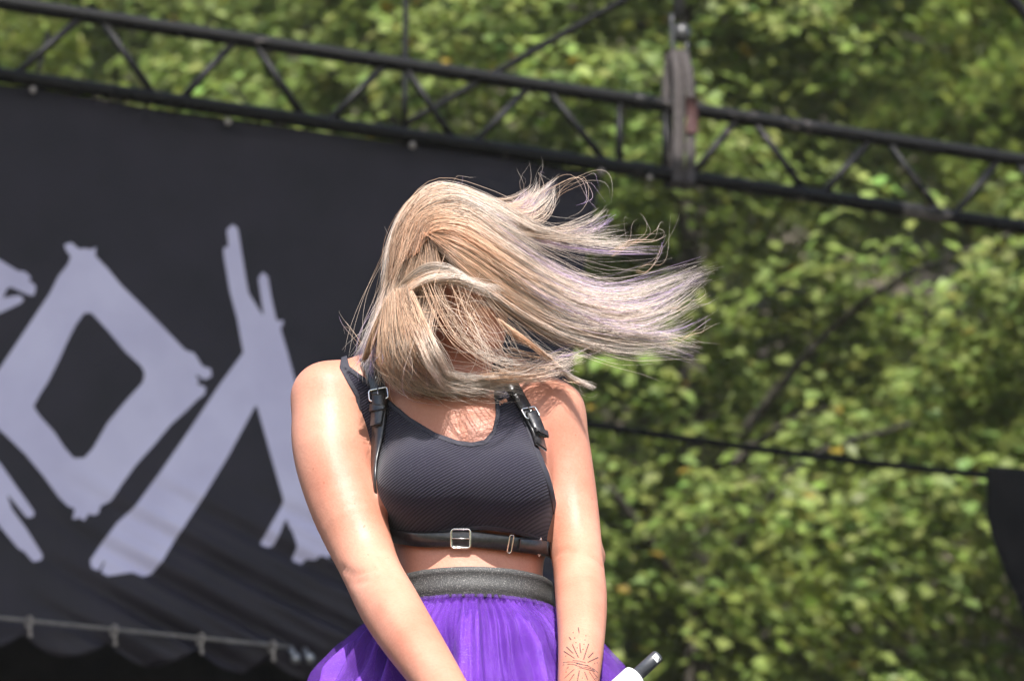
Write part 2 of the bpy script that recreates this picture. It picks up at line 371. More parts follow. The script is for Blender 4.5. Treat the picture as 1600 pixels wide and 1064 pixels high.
Pb = TA + ss[..., None]*U + (BO+dd)[..., None]*NRM; Pb[..., 2] = zz
banner = mesh('stage_banner', Pb, grid_faces(nu, nv), M['banner'], origin=tp(.8, ZR, BO),
              label='black cloth banner with pale jagged letters hung under the truss', cat='banner')
so = banner.modifiers.new('thick', 'SOLIDIFY'); so.thickness = .002; so.offset = 0

def clip_mesh(V, Fq, g):
    """keep the part of a quad mesh where g >= 0, cutting cleanly along g = 0"""
    T = np.vstack([Fq[:, [0, 1, 2]], Fq[:, [0, 2, 3]]]); V = np.asarray(V, float)
    ins = g >= 0; cnt = ins[T].sum(1)
    out = [tuple(t) for t in T[cnt == 3]]; newV = []; cache = {}
    def cut(i, j):
        k = (i, j) if i < j else (j, i)
        if k not in cache:
            t = g[k[0]]/(g[k[0]]-g[k[1]]); cache[k] = len(V)+len(newV); newV.append(V[k[0]]+(V[k[1]]-V[k[0]])*t)
        return cache[k]
    for t in T[(cnt > 0) & (cnt < 3)]:
        poly = []
        for a, b in ((t[0], t[1]), (t[1], t[2]), (t[2], t[0])):
            a = int(a); b = int(b)
            if ins[a]: poly.append(a)
            if ins[a] != ins[b]: poly.append(cut(a, b))
        for k in range(1, len(poly)-1): out.append((poly[0], poly[k], poly[k+1]))
    VV = np.vstack([V, np.array(newV)]) if newV else V
    Fo = np.array(out, int); used = np.unique(Fo); mp = -np.ones(len(VV), int); mp[used] = np.arange(len(used))
    return VV[used], mp[Fo]
def poly_sdf(pts, poly):
    """positive inside"""
    poly = np.asarray(poly, float); d = np.full(len(pts), 1e9); inside = np.zeros(len(pts), bool)
    for i in range(len(poly)):
        a, b = poly[i], poly[(i+1) % len(poly)]; e = b-a; w = pts-a
        t = np.clip((w@e)/(e@e+1e-12), 0, 1); d = np.minimum(d, np.linalg.norm(w-t[:, None]*e, axis=1))
        c = (a[1] > pts[:, 1]) != (b[1] > pts[:, 1])
        inside ^= c & (pts[:, 0] < (b[0]-a[0])*(pts[:, 1]-a[1])/(b[1]-a[1]+1e-12)+a[0])
    return np.where(inside, d, -d)
def z4(L): return [(x/1.8037, 330+y/1.8037) for x, y in L]
O_out = z4([(180,98),(200,92),(222,112),(235,108),(258,112),(268,105),(265,128),(300,165),(340,215),(400,275),(460,335),(520,395),(545,402),(570,440),(592,445),(595,465),(575,474),(556,460),(545,462),(560,478),(540,500),(556,490),(577,497),(575,515),(555,530),(520,565),(480,600),(430,660),(380,715),(340,770),(310,815),(280,830),(276,850),(262,856),(248,850),(235,872),(222,862),(205,868),(212,838),(190,830),(165,805),(120,745),(70,685),(20,635),(-30,590),(-75,548),(-60,520),(-30,482),(0,445),(40,385),(90,310),(140,235),(165,185),(190,155),(200,130),(188,115)])
O_in = z4([(235,290),(255,290),(300,340),(350,400),(395,440),(405,460),(400,485),(350,540),(300,600),(260,670),(235,698),(205,698),(180,670),(150,625),(110,580),(92,553),(110,520),(135,480),(165,420),(185,375),(210,325)])
A_out = z4([(640,55),(655,40),(668,50),(680,120),(692,190),(700,230),(722,265),(748,305),(738,240),(730,190),(742,172),(755,185),(765,245),(780,310),(800,308),(790,330),(810,400),(830,480),(850,560),(880,680),(910,800),(938,960),(925,975),(900,968),(890,980),(865,976),(850,990),(828,982),(838,945),(825,905),(812,885),(805,860),(770,940),(752,945),(735,938),(760,890),(790,840),(800,820),(760,680),(722,540),(700,580),(640,690),(560,820),(500,910),(450,990),(425,1020),(400,1030),(370,1018),(340,1022),(300,1028),(285,1018),(303,972),(290,985),(275,1012),(258,1005),(255,985),(275,955),(300,920),(330,880),(380,835),(450,740),(540,610),(620,490),(688,398),(670,300),(650,230),(632,130),(630,105),(645,103)])
K_up = [(x/5.322, 360+y/5.322) for x, y in [(0,265),(140,350),(200,355),(250,400),(220,430),(270,450),(290,480),(275,545),(240,540),(80,470),(50,490),(10,575),(150,550),(190,575),(170,605),(0,685),(-250,800),(-330,700),(-260,400),(-200,160)]]
K_lo = [(x/4.094, 640+y/4.094) for x, y in [(0,355),(100,500),(215,660),(205,685),(170,688),(25,510),(45,570),(70,640),(160,760),(270,930),(265,955),(215,968),(160,905),(120,885),(0,745),(-200,500),(-200,120)]]
def print_letter(outer, hole=None):
    q = np.array([plane_hit(x, y, BO) for x, y in outer]); lo = q.min(0)-.02; hi = q.max(0)+.02; h = .006
    n0, n1 = int((hi[0]-lo[0])/h)+2, int((hi[1]-lo[1])/h)+2
    a, b = np.meshgrid(lo[0]+h*np.arange(n0), lo[1]+h*np.arange(n1)); pts = np.stack([a.ravel(), b.ravel()], 1)
    g = poly_sdf(pts, q) + .002
    if hole is not None: g = np.minimum(g, -poly_sdf(pts, np.array([plane_hit(x, y, BO) for x, y in hole])))
    V = np.column_stack([pts, np.zeros(len(pts))]); V, F = clip_mesh(V, grid_faces(n0, n1), g)
    d = disp(V[:, 0], V[:, 1]); Wd = TA + V[:, :1]*U + (BO+.005+d)[:, None]*NRM; Wd[:, 2] = V[:, 1]
    mesh('printed_letter', Wd, F, M['print'], banner)
print_letter(O_out, O_in); print_letter(A_out); print_letter(K_up); print_letter(K_lo)
for x, y in ((52, 140), (357, 190), (645, 227), (940, 268)):                      # ball bungees along the top edge
    s, z = plane_hit(x, y, .02); mb = MB().ball(tp(s, z, .015), .0115, 12, 8); mb.tube([tp(s, z, .012), tp(s, zc-.02, -.005)], .0015, 6)
    mb.build('ball_bungee', M['tie'], banner)
s, z = plane_hit(1015, 278, .02); mb = MB().ball(tp(s, z, .02), .010, 12, 8); mb.tube([tp(s, z, .02), tp(s, zc-.01, .02)], .0025, 6)
mb.build('bungee_ball', M['tie'], origin=tp(s, z, .02), label='small pale ball bungee under the truss right of the banner', cat='bungee')
# pipe along the banner's foot
pipe = empty('banner_pipe', tp(.5, ZR, .03), 'grey horizontal pipe along the foot of the banner', 'pipe')
sE = plane_hit(452, 1018, .03)[0]
MB().tube([tp(s, ZR, .03) for s in np.linspace(SL, sE, 20)], .005, 12).build('tube', M['pipe'], pipe)
for s in tb[4:13]:
    mb = MB().tube([tp(s+.013*math.cos(a)*.4, ZR-.004+.016*math.sin(a), .03+.016*math.cos(a)) for a in np.linspace(0, 2*math.pi, 14)], .004, 6)
    mb.tube([tp(s, ZR-.012, .04), tp(s+.004, ZR-.045, .036)], .0045, 6); mb.ball(tp(s+.004, ZR-.046, .036), .0065, 10, 6); mb.build('tie', M['tie'], pipe)
for k, (x, y) in enumerate(((462, 1028), (484, 1028))):
    s, z = plane_hit(x, y, .05); mb = MB().ball(tp(s, z, .05), .015, 14, 10, (1, 1, 1.15)); mb.tube([tp(s, z, .05), tp(s-.012, ZR, .03)], .008, 8); mb.build('end_clamp', M['steel'], pipe)
# black drape under and behind the banner
sR = plane_hit(850, 1000, -.5)[0]; nu, nv = 200, 30
av, bv = np.meshgrid(np.linspace(-3.6, sR, nu), np.linspace(ZR+.25, DECK+.01, nv))
off = -.5+.05*np.sin(av*17+np.sin(av*5)*1.5)*np.clip((ZR+.4-bv), .2, 1)
Pd = TA + av[..., None]*U + off[..., None]*NRM; Pd[..., 2] = bv
o = mesh('backdrop_curtain', Pd, grid_faces(nu, nv), M['drape'], origin=tp(.3, DECK, -.5), label='black pleated curtain below and behind the banner', cat='curtain')
so = o.modifiers.new('thick', 'SOLIDIFY'); so.thickness = .003
# rope to the right and the black cloth hung on it
ca, cb = plane_hit(880, 656), plane_hit(1545, 743); zr_ = (ca[1]+cb[1])/2
rp = [tp(s, ca[1]+(cb[1]-ca[1])*(s-ca[0])/(cb[0]-ca[0])-.012*math.sin(math.pi*np.clip((s-ca[0])/(cb[0]-ca[0]), 0, 1)), 0) for s in np.linspace(ca[0]-.15, cb[0]+1.2, 40)]
MB().tube(rp, .0125, 8).build('side_rope', M['cable'], origin=rp[0], label='taut black rope running from the banner to the black cloth at right', cat='rope')
edge = [(1540,728),(1542,770),(1541,800),(1548,835),(1560,868),(1572,900),(1586,930),(1602,968),(1625,1030),(1650,1100)]
eh = np.array([plane_hit(x, y, .03) for x, y in edge]); eh = np.column_stack([eh, eh[:, 0]]); 
zs = np.linspace(eh[0][1], eh[-1][1], 40); es = np.interp(-zs, -eh[:, 1], eh[:, 0]); top_s = eh[0][0]+1.1
av, bi = np.meshgrid(np.linspace(0, 1, 30), np.arange(40)); sv = es[bi] + av*(top_s-es[bi]); zv = zs[bi] + .05*av*(1-bi/39.)
ov = .03+.035*np.sin(sv*19+zv*3)*np.clip(av*4, 0, 1)*np.clip(bi/8., .15, 1)
Pd = TA + sv[..., None]*U + ov[..., None]*NRM; Pd[..., 2] = zv
o = mesh('hanging_cloth', Pd, grid_faces(30, 40), M['drape'], origin=tp(top_s-.4, zs[-1], .03), label='black cloth hanging from the rope at the right edge', cat='cloth')
so = o.modifiers.new('thick', 'SOLIDIFY'); so.thickness = .006

# ------------------------------------------------------------------ trees
def tree_data(seed, H, W_):
    g = np.random.default_rng(seed); mbT = MB(); cr = []
    lean = g.normal(0, .25, 2)
    trunk = spline([(0, 0, -.4), (lean[0]*.3, lean[1]*.3, H*.3), (lean[0], lean[1], H*.62), (lean[0]*1.4, lean[1]*1.4, H*.95)], 16)
    mbT.tube(trunk, np.linspace(.13, .02, 16), 9)
    for k in range(26):
        t = g.uniform(.16, .92); p = trunk[int(t*15)]; a = k*2.4+g.normal(0, .3); L = W_*(1.05-.62*abs(t-.45)/.5)*g.uniform(.7, 1.1)
        d = np.array([math.cos(a), math.sin(a), 0]); e = p+d*L+np.array([0, 0, L*g.uniform(.1, .5)])
        limb = spline([p, p+(e-p)*.5+np.array([0, 0, .12*L]), e], 10); mbT.tube(limb, np.linspace(.034, .010, 10), 6)
        for j in range(3):
            q = limb[[4, 7, 9][j]]+g.normal(0, .18, 3)
            for _ in range(5): cr.append(q+g.normal(0, .26, 3)*np.array([1.2, 1.2, .8]))
    for t in np.linspace(.08, .95, 34): cr.append(trunk[int(t*15)]+g.normal(0, .38, 3))
    for j in range(26): cr.append(trunk[-1]+g.normal(0, .5, 3)*np.array([1, 1, 1.2])-np.array([0, 0, .3]))
    cr = np.array(cr); n = 64; N = len(cr)*n
    cen = np.repeat(cr, n, 0); rad = np.repeat(g.uniform(.22, .46, len(cr)), n)
    th = g.uniform(0, 2*np.pi, N); rr = rad*np.sqrt(g.uniform(0, 1, N)); tilt = np.repeat(g.normal(0, .3, (len(cr), 2)), n, 0)
    off = np.stack([rr*np.cos(th), rr*np.sin(th), -.5*rr*rr/.3 + g.normal(0, .06, N)], 1); off[:, 2] += (off[:, :2]*tilt).sum(1)
    c = cen+off
    nrm = np.stack([g.normal(0, .42, N), g.normal(-.6, .42, N), np.ones(N)], 1); nrm[:, :2] += off[:, :2]/.6; nrm /= np.linalg.norm(nrm, axis=1)[:, None]
    ax = np.stack([np.cos(th), np.sin(th), np.full(N, -.25)], 1)+g.normal(0, .5, (N, 3)); ax -= nrm*(ax*nrm).sum(1)[:, None]; ax /= np.linalg.norm(ax, axis=1)[:, None]
    sd_ = np.cross(nrm, ax); sz = g.uniform(.036, .066, N)[:, None]
    V = np.stack([c-ax*sz*.9, c+sd_*sz*.75+nrm*sz*.22+ax*sz*.1, c+ax*sz, c-sd_*sz*.75+nrm*sz*.22+ax*sz*.1], 1).reshape(-1, 3)
    i = np.arange(N)*4; F = np.stack([i, i+1, i+2, i+3], 1); F = np.vstack([F[:, [0, 1, 2]], F[:, [0, 2, 3]]])
    base = np.array([.150, .198, .050]); cl = np.repeat(g.normal(0, 1, (len(cr), 1)), n, 0)*.14+g.normal(0, 1, (N, 1))*.16
    col = base*np.exp(cl)*(1+g.normal(0, .07, (N, 3))); hue = np.repeat(g.uniform(0, 1, (len(cr), 1)), n, 0)
    col = col*(1-.55*hue*np.array([[0, 0, 0]]))+hue*np.array([[.02, .012, -.006]])
    yl = g.uniform(0, 1, N) < .007; col[yl] = np.array([.30, .21, .03])*g.uniform(.7, 1.2, (yl.sum(), 1))
    col = np.clip(col, .008, .6); cols = np.column_stack([np.repeat(col, 4, 0), np.ones(N*4)])
    return mbT, V, F, cols
protos = []
kinds = [(11, 9.5, 2.3), (12, 10.5, 2.6), (13, 8.8, 2.5), (14, 10.0, 2.2)]
for sd2, H, W_ in kinds: protos.append(tree_data(sd2, H, W_))
PM = {}
spots = [(-7.9, 21.2, 2), (-6.2, 25.3, 3), (-9.6, 25.8, 0), (-9.4, 29.3, 0), (-9.9, 37, 1), (-13, 36.8, 3), (1.0, 19.8, 1), (4.4, 19.6, 0), (-4.3, 20.6, 0), (-.7, 21.6, 1), (2.6, 20.9, 2), (6.2, 21.9, 3), (-2.6, 25.2, 2), (1.2, 24.6, 3), (4.3, 25.0, 0), (7.4, 25.4, 1), (-5.6, 29.0, 1), (-2.0, 29.6, 3), (1.3, 28.9, 0), (4.7, 29.5, 1), (8.4, 29.2, 2),
         (-6.0, 37.2, 2), (-2.2, 36.4, 0), (1.6, 37.6, 2), (5.4, 36.7, 3), (9.2, 37.4, 0)]
where = ['at far left above the truss', 'left of the hanging rod', 'right of the singer\'s shoulder', 'at the right edge behind the black cloth']
for i, (x, y, k) in enumerate(spots):
    zb_ = float(hill_z(np.array(x), np.array(y)))
    row = ['nearest the stage', 'in the second row up the bank', 'in the third row up the bank', 'at the top of the bank'][0 if y < 23 else 1 if y < 27 else 2 if y < 31 else 3]
    tier = lambda v: 0 if v < 23 else 1 if v < 27 else 2 if v < 31 else 3
    rank = sorted([q[0] for q in spots if tier(q[1]) == tier(y)]).index(x)
    tot = sum(tier(q[1]) == tier(y) for q in spots)
    word = 'rightmost' if rank == tot-1 else ['leftmost', 'second from left', 'third from left', 'fourth from left', 'fifth from left', 'sixth from left', 'seventh from left'][rank]
    o = empty('leafy_tree', (x, y, zb_), f'green leafy tree {row}, {word} of its row', 'tree', 'trees on the bank behind the stage')
    if k not in PM:
        mbT, V, F, cols = protos[k]; og = np.array((x, y, zb_))
        t = mesh('trunk', np.array(mbT.V)+og, mbT.F, M['bark'], o); c = mesh('crown', V+og, F, M['leaf'], o, smooth=False, cols=cols); PM[k] = (t, c)
    else:
        for q in PM[k]:
            w = q.copy(); COL.objects.link(w); w.parent = o
        o.rotation_euler = (0, 0, rng.uniform(-.5, .5)+math.pi*0); o.scale = (1, 1, 1)
    o.rotation_euler = (0, 0, [0, 2.1, 4.0, 5.2, 1.2, 3.3][i % 6])

# ------------------------------------------------------------------ the singer: one continuous body grown from a distance field
def smin(a, b, k):
    h = np.maximum(k-np.abs(a-b), 0)/k; return np.minimum(a, b)-h*h*k*.25
class Limb:
    def __init__(s, pts, rad, k=.02, n=22):
        q = spline(np.column_stack([np.array(pts), np.array(rad)]), n); s.p = q[:, :3]; s.r = q[:, 3]; s.k = k
        s.lo = (s.p-s.r[:, None]).min(0); s.hi = (s.p+s.r[:, None]).max(0)
    def __call__(s, X):
        d = np.full(X.shape[:-1], 9.)
        for i in range(len(s.p)-1):
            a = s.p[i]; e = s.p[i+1]-a; w = X-a; t = np.clip((w@e)/(e@e+1e-12), 0, 1)
            d = np.minimum(d, np.sqrt(np.maximum(((w-t[..., None]*e)**2).sum(-1), 1e-14))-(s.r[i]+t*(s.r[i+1]-s.r[i])))
        return d
class Ell:
    def __init__(s, c, r, k=.02, rot=None, sub=False):
        s.c = np.array(c, float); s.rad = np.array(r, float); s.k = k; s.rot = rot; s.sub = sub
        m = max(r); s.lo = s.c-m; s.hi = s.c+m
    def __call__(s, X):
        w = X-s.c
        if s.rot is not None: w = w@s.rot
        q = w/s.rad; k0 = np.sqrt((q*q).sum(-1)+1e-12); k1 = np.sqrt(((w/s.rad**2)**2).sum(-1)+1e-12)
        return k0*(k0-1)/k1
class Stack:
    """torso: elliptic sections by height"""
    def __init__(s, rows, k=.03):
        q = spline(np.array(rows)[::-1], 60); s.q = q[np.argsort(q[:, 0])]; s.k = k      # z,cx,cy,a,b
        s.lo = np.array([(s.q[:, 1]-s.q[:, 3]).min(), (s.q[:, 2]-s.q[:, 4]).min(), s.q[0, 0]]); s.hi = np.array([(s.q[:, 1]+s.q[:, 3]).max(), (s.q[:, 2]+s.q[:, 4]).max(), s.q[-1, 0]])
    def __call__(s, X):
        z = X[..., 2]; f = [np.interp(z, s.q[:, 0], s.q[:, i]) for i in range(1, 5)]
        ex = 2.3
        q = (np.abs((X[..., 0]-f[0])/f[2])**ex+np.abs((X[..., 1]-f[1])/f[3])**ex+1e-9)**(1/ex)
        d = (q-1)*np.minimum(f[2], f[3])
        return np.maximum(d, np.maximum(z-s.q[-1, 0], s.q[0, 0]-z))
def field(prims, X):
    d = np.full(X.shape[:-1], 9.)
    for p in prims:
        if getattr(p, 'sub', False): d = -smin(-d, p(X), p.k)
        else: d = smin(d, p(X), p.k)
    return d
def surface(prims, lo, hi, h, off=0.):
    lo = np.array(lo); n = np.ceil((np.array(hi)-lo)/h).astype(int)+1
    ax = [lo[i]+h*np.arange(n[i]) for i in range(3)]; D = np.full(n, 9., np.float32)
    for p in prims:
        mgn = .09
        a = [max(0, int((p.lo[i]-mgn-lo[i])/h)) for i in range(3)]; b = [min(n[i], int((p.hi[i]+mgn-lo[i])/h)+2) for i in range(3)]
        if any(b[i] <= a[i] for i in range(3)): continue
        X = np.stack(np.meshgrid(*[ax[i][a[i]:b[i]] for i in range(3)], indexing='ij'), -1); sl_ = tuple(slice(a[i], b[i]) for i in range(3))
        D[sl_] = -smin(-D[sl_], p(X), p.k) if getattr(p, 'sub', False) else smin(D[sl_], p(X), p.k)
    D -= off; ins = D < 0
    c = [ins[i:n[0]-1+i, j:n[1]-1+j, k:n[2]-1+k] for i in (0, 1) for j in (0, 1) for k in (0, 1)]; sm = sum(q.astype(np.int8) for q in c)
    act = (sm > 0) & (sm < 8); idx = -np.ones(act.shape, int); cells = np.argwhere(act); idx[act] = np.arange(len(cells))
    acc = np.zeros((len(cells), 3)); cn = np.zeros(len(cells)); cor = [(i, j, k) for i in (0, 1) for j in (0, 1) for k in (0, 1)]
    for a in range(8):
        for b in range(a+1, 8):
            if sum(abs(cor[a][i]-cor[b][i]) for i in range(3)) != 1: continue
            ca, cb_ = np.array(cor[a]), np.array(cor[b]); da = D[tuple((cells+ca).T)]; db = D[tuple((cells+cb_).T)]; x = (da < 0) != (db < 0)
            t = np.where(x, da/np.where(x, da-db, 1), 0); acc += np.where(x[:, None], ca+t[:, None]*(cb_-ca), 0); cn += x
    V = lo+h*(cells+acc/cn[:, None]); Fs = []
    for axn in range(3):
        o1, o2 = [(1, 2), (2, 0), (0, 1)][axn]; sh = list(n); sh[axn] -= 1
        A = ins[tuple(slice(0, sh[i]) for i in range(3))]; Bq = ins[tuple(slice(1 if i == axn else 0, n[i]) for i in range(3))]
        e = np.argwhere(A != Bq); e = e[(e[:, o1] > 0) & (e[:, o2] > 0) & (e[:, o1] < n[o1]-1) & (e[:, o2] < n[o2]-1)]
        flip = A[tuple(e.T)]; d1 = np.zeros(3, int); d1[o1] = 1; d2 = np.zeros(3, int); d2[o2] = 1
        q = np.stack([idx[tuple((e-d1-d2).T)], idx[tuple((e-d2).T)], idx[tuple(e.T)], idx[tuple((e-d1).T)]], 1)
        q = np.where(flip[:, None], q, q[:, ::-1]); Fs.append(q)
    F = np.vstack(Fs); F = F[(F >= 0).all(1)]
    for it in range(2):
        f0 = field(prims, V)-off; e = 1e-3; G = np.stack([(field(prims, V+e*np.eye(3)[i])-off-f0)/e for i in range(3)], 1)
        V = V-np.clip(f0/np.maximum((G*G).sum(1), .2), -.006, .006)[:, None]*G
    return V, F
def row(py, cx, a, b, cy=0.0): p = B(cx, py); return (p[2], p[0], YB+cy, a, b)
torso_rows = [row(575, 700, .085, .050, .015), row(600, 702, .122, .064, .012), row(640, 710, .134, .080, .005), row(690, 718, .137, .092, 0), row(740, 724, .135, .098, 0), row(790, 730, .125, .080, .006),
              row(840, 733, .113, .077, .008), row(895, 734, .105, .076, .006), row(950, 735, .108, .082, .0), row(1010, 736, .132, .105, .01), row(1080, 736, .166, .112, .015), row(1150, 736, .165, .108, .015), row(1190, 736, .14, .09, .01)]
S1, S2 = B(512, 622, -.015), B(862, 647, .02)
neck0 = B(712, 612, .01)
def torso_prims(kb):
    return [Stack(torso_rows), Limb([B(700, 590, .02), B(610, 598, .01), S1], [.046, .047, .048], .05), Limb([B(715, 595, .02), B(800, 612, .02), S2], [.046, .042, .042], .05),
            Ell(B(664, 755, -.086), (.064, .064, .058), kb), Ell(B(794, 761, -.086), (.064, .064, .058), kb)]
armL = Limb([S1, B(517, 700, -.03), B(542, 790, -.05), B(577, 884, -.085), B(612, 952, -.165), B(660, 1026, -.25), B(716, 1106, -.33)], [.051, .0555, .0525, .042, .0425, .037, .0275], .018, 40)
armR = Limb([S2, B(878, 715, .02), B(893, 800, .01), B(902, 868, -.02), B(908, 935, -.09), B(908, 1005, -.17), B(901, 1100, -.27)], [.047, .0435, .0395, .0365, .0365, .032, .0262], .018, 40)
HEADC = B(706, 442, -.055)
cr_, sr_ = math.cos(R(-20)), math.sin(R(-20)); cp_, sp_ = math.cos(R(16)), math.sin(R(16))
Rroll = np.array([[cr_, 0, sr_], [0, 1, 0], [-sr_, 0, cr_]]); Rp = np.array([[1, 0, 0], [0, cp_, -sp_], [0, sp_, cp_]])
cw_, sw_ = math.cos(R(14)), math.sin(R(14)); Ryaw = np.array([[cw_, -sw_, 0], [sw_, cw_, 0], [0, 0, 1]])
HR = Rroll@Rp@Ryaw                                          # head frame: x right, -y to the face, z to the crown
def hd(x, y, z): return HEADC+HR@np.array([x, y, z])
head = [Ell(hd(0, .01, .022), (.074, .092, .088), .02, HR), Ell(hd(0, -.03, -.045), (.055, .058, .068), .04, HR), Ell(hd(0, -.062, -.098), (.022, .018, .016), .03, HR),
        Limb([hd(0, -.09, .012), hd(0, -.106, -.018), hd(0, -.108, -.028)], [.008, .011, .012], .014, 6), Ell(hd(0, -.082, .03), (.045, .012, .010), .02, HR),
        Ell(hd(-.031, -.088, .008), (.016, .010, .009), .01, HR, True), Ell(hd(.031, -.088, .008), (.016, .010, .009), .01, HR, True),
        Ell(hd(-.031, -.074, .007), (.013, .010, .009), .004, HR), Ell(hd(.031, -.074, .007), (.013, .010, .009), .004, HR),
        Ell(hd(0, -.087, -.056), (.022, .010, .006), .006, HR), Ell(hd(0, -.086, -.066), (.019, .010, .007), .006, HR),
        Ell(hd(-.076, .012, -.012), (.008, .018, .030), .008, HR), Ell(hd(.076, .012, -.012), (.008, .018, .030), .008, HR),
        Ell(hd(.083, .008, -.008), (.005, .010, .018), .005, HR, True)]
neck = Limb([neck0, B(710, 560, -.0), hd(0, .02, -.03)], [.054, .049, .05], .035)
# microphone axis (tail up to the right, grille down to the left)
M0 = B(1029, 1023, -.30); M1 = B(1029-.262*1064*.735, 1023+.262*1005*.72, -.34); MA = unit(M1-M0)
ex_ = unit(np.cross(MA, np.array([0, -1.0, 0]))); ey_ = np.cross(MA, ex_)
def on_mic(t, ang, r): return M0+MA*t+r*(math.cos(ang)*ex_+math.sin(ang)*ey_)
def hand(wrist, t0, a0, sgn):
    pr = []
    palm = on_mic(t0, a0, .036)
    pr.append(Limb([wrist, wrist*.4+palm*.6, palm], [.0265, .029, .027], .015, 10))
    pr.append(Limb([on_mic(t0-.030, a0, .031), on_mic(t0+.030, a0, .031)], [.019, .019], .012, 5))
    for i, (dt, L) in enumerate(((-.034, 3.0), (-.012, 3.4), (.010, 3.2), (.031, 2.7))):
        ang = [a0+sgn*q for q in np.linspace(.1, L, 9)]
        pr.append(Limb([on_mic(t0+dt, q, .0275+.002*math.sin(j*.8)) for j, q in enumerate(ang)], np.linspace(.0098, .0075, 9), .004, 14))
    pr.append(Limb([on_mic(t0-.035, a0-sgn*.2, .032), on_mic(t0-.05, a0-sgn*1.1, .029), on_mic(t0-.045, a0-sgn*2.0, .028)], [.0125, .0105, .009], .006, 8))
    return pr
hands = hand(armR.p[-1], .150, 2.4, 1)+hand(armL.p[-1], .225, 3.3, -1)
hip = B(736, 1130)
def leg(sg_):
    hx = hip[0]+sg_*.082; y = YB+.01
    return [Limb([(hx, y, hip[2]), (hx+sg_*.02, y-.01, 2.66), (hx+sg_*.03, y-.015, 2.47), (hx+sg_*.035, y+.01, 2.33), (hx+sg_*.04, y+.015, 2.10), (hx+sg_*.04, y+.015, 2.05)], [.088, .072, .054, .055, .037, .036], .04, 24)]
feet_x = [hip[0]+s_*.122 for s_ in (-1, 1)]
# creases and small forms
extra = [Ell(B(574, 905, -.03), (.02, .02, .016), .03), Ell(B(930, 872, .012), (.014, .014, .014), .02)]
body_prims = torso_prims(.016)[:1]+torso_prims(.02)[1:]+[armL, armR, neck]+extra+head+hands+leg(-1)+leg(1)
V, F = surface(body_prims, (S1[0]-.12, 4.84, 2.045), (S2[0]+.14, 5.48, 3.80), .0058)
ORIGIN = np.array([hip[0], YB, DECK])
bv0 = BVHTree.FromPolygons(V.tolist(), F.tolist())
def press(V, pix, depth, width):
    q = spline(np.array(pix, float), 14); pts = []; nn = []
    for x, y in q:
        h = bv0.ray_cast(Vector(CAM), Vector(ray(x, y)).normalized())
        if h[0] is not None: pts.append(np.array(h[0])); nn.append(np.array(h[1]))
    if not pts: return
    pts = np.array(pts); nn = np.mean(nn, 0); nn = unit(nn if nn.dot(CAM-pts[0]) > 0 else -nn)
    near = np.where(np.linalg.norm(V-pts.mean(0), axis=1) < .12)[0]
    d = np.min(np.linalg.norm(V[near][:, None]-pts[None], axis=2), axis=1); V[near] -= nn*(depth*np.exp(-(d/width)**2))[:, None]
for pix, dp, wd in (([(534,888),(556,897),(582,888)], .0035, .006), ([(544,908),(566,909),(584,903)], .0028, .006), ([(596,868),(606,880),(612,895)], .002, .008), ([(868,866),(880,860),(894,861)], .0025, .007), ([(926,868),(936,876),(942,884)], .003, .006),
                    ([(632,622),(670,636),(704,640)], -.004, .011), ([(790,628),(760,640),(730,642)], -.004, .011), ([(717,668),(719,690),(721,712)], .004, .008), ([(572,640),(582,690),(590,740)], .003, .01), ([(700,905),(735,903),(770,906)], .0015, .02),
                    ([(500,690),(512,740),(530,800)], -.0025, .02), ([(600,940),(630,985),(660,1030)], -.002, .014), ([(915,900),(920,950),(918,1000)], -.002, .012)): press(V, pix, dp, wd)
person = mesh('person', V, F, M['skin'], origin=ORIGIN, label='singer with windblown blonde hair in black crop top and purple tulle skirt', cat='person')
bv_body = BVHTree.FromPolygons(V.tolist(), F.tolist())

# crop top
gpoly = np.array([(538,540),(546,573),(580,598),(607,624),(640,652),(680,677),(715,689),(738,692),(757,688),(769,674),(775,648),(772,612),(768,560),(800,560),(815,630),(834,682),(847,715),(857,740),(864,765),(869,790),(873,815),(905,856),(850,850),(830,841),(800,832),(760,827),(720,830),(680,838),(640,842),(540,846),(500,760),(560,680),(556,620),(530,575)], float)
tp_prims = torso_prims(.042)
Vt, Ft = surface(tp_prims, (S1[0]-.1, 5.05, B(0, 905)[2]), (S2[0]+.1, 5.46, B(0, 535)[2]), .0048, .0035)
gu, gv = proj(Vt); g = poly_sdf(np.stack([gu, gv], 1), gpoly)/1064
back = Vt[:, 1] > YB+.03
g = np.where(back, np.minimum(g, .05), g)
Vc, Fc = clip_mesh(Vt, Ft, g)
top = mesh('crop_top', Vc, Fc, M['knit'], person, label='dark ribbed knit crop top')
so = top.modifiers.new('thick', 'SOLIDIFY'); so.thickness = .0025; so.offset = -1
def offset_normals(V, prims, d):
    f0 = field(prims, V); e = 1e-3; G = np.stack([(field(prims, V+e*np.eye(3)[i])-f0)/e for i in range(3)], 1); return V+G/np.linalg.norm(G, axis=1)[:, None]*d
Vb, Fb = clip_mesh(offset_normals(Vt, tp_prims, .0012), Ft, np.minimum(g, .0062-g)); bd = mesh('edge_binding', Vb, Fb, M['binding'], top)
so = bd.modifiers.new('thick', 'SOLIDIFY'); so.thickness = .002; so.offset = -1
bv_top = BVHTree.FromPolygons(Vc.tolist(), Fc.tolist())
def cast(px, py, trees=(bv_top, bv_body)):
    d = Vector(ray(px, py)).normalized(); best = None
    for t in trees:
        h = t.ray_cast(Vector(CAM), d)
        if h[0] is not None and (best is None or h[3] < best[3]): best = h
    return best
bv_torso = BVHTree.FromPolygons(Vt.tolist(), Ft.tolist())
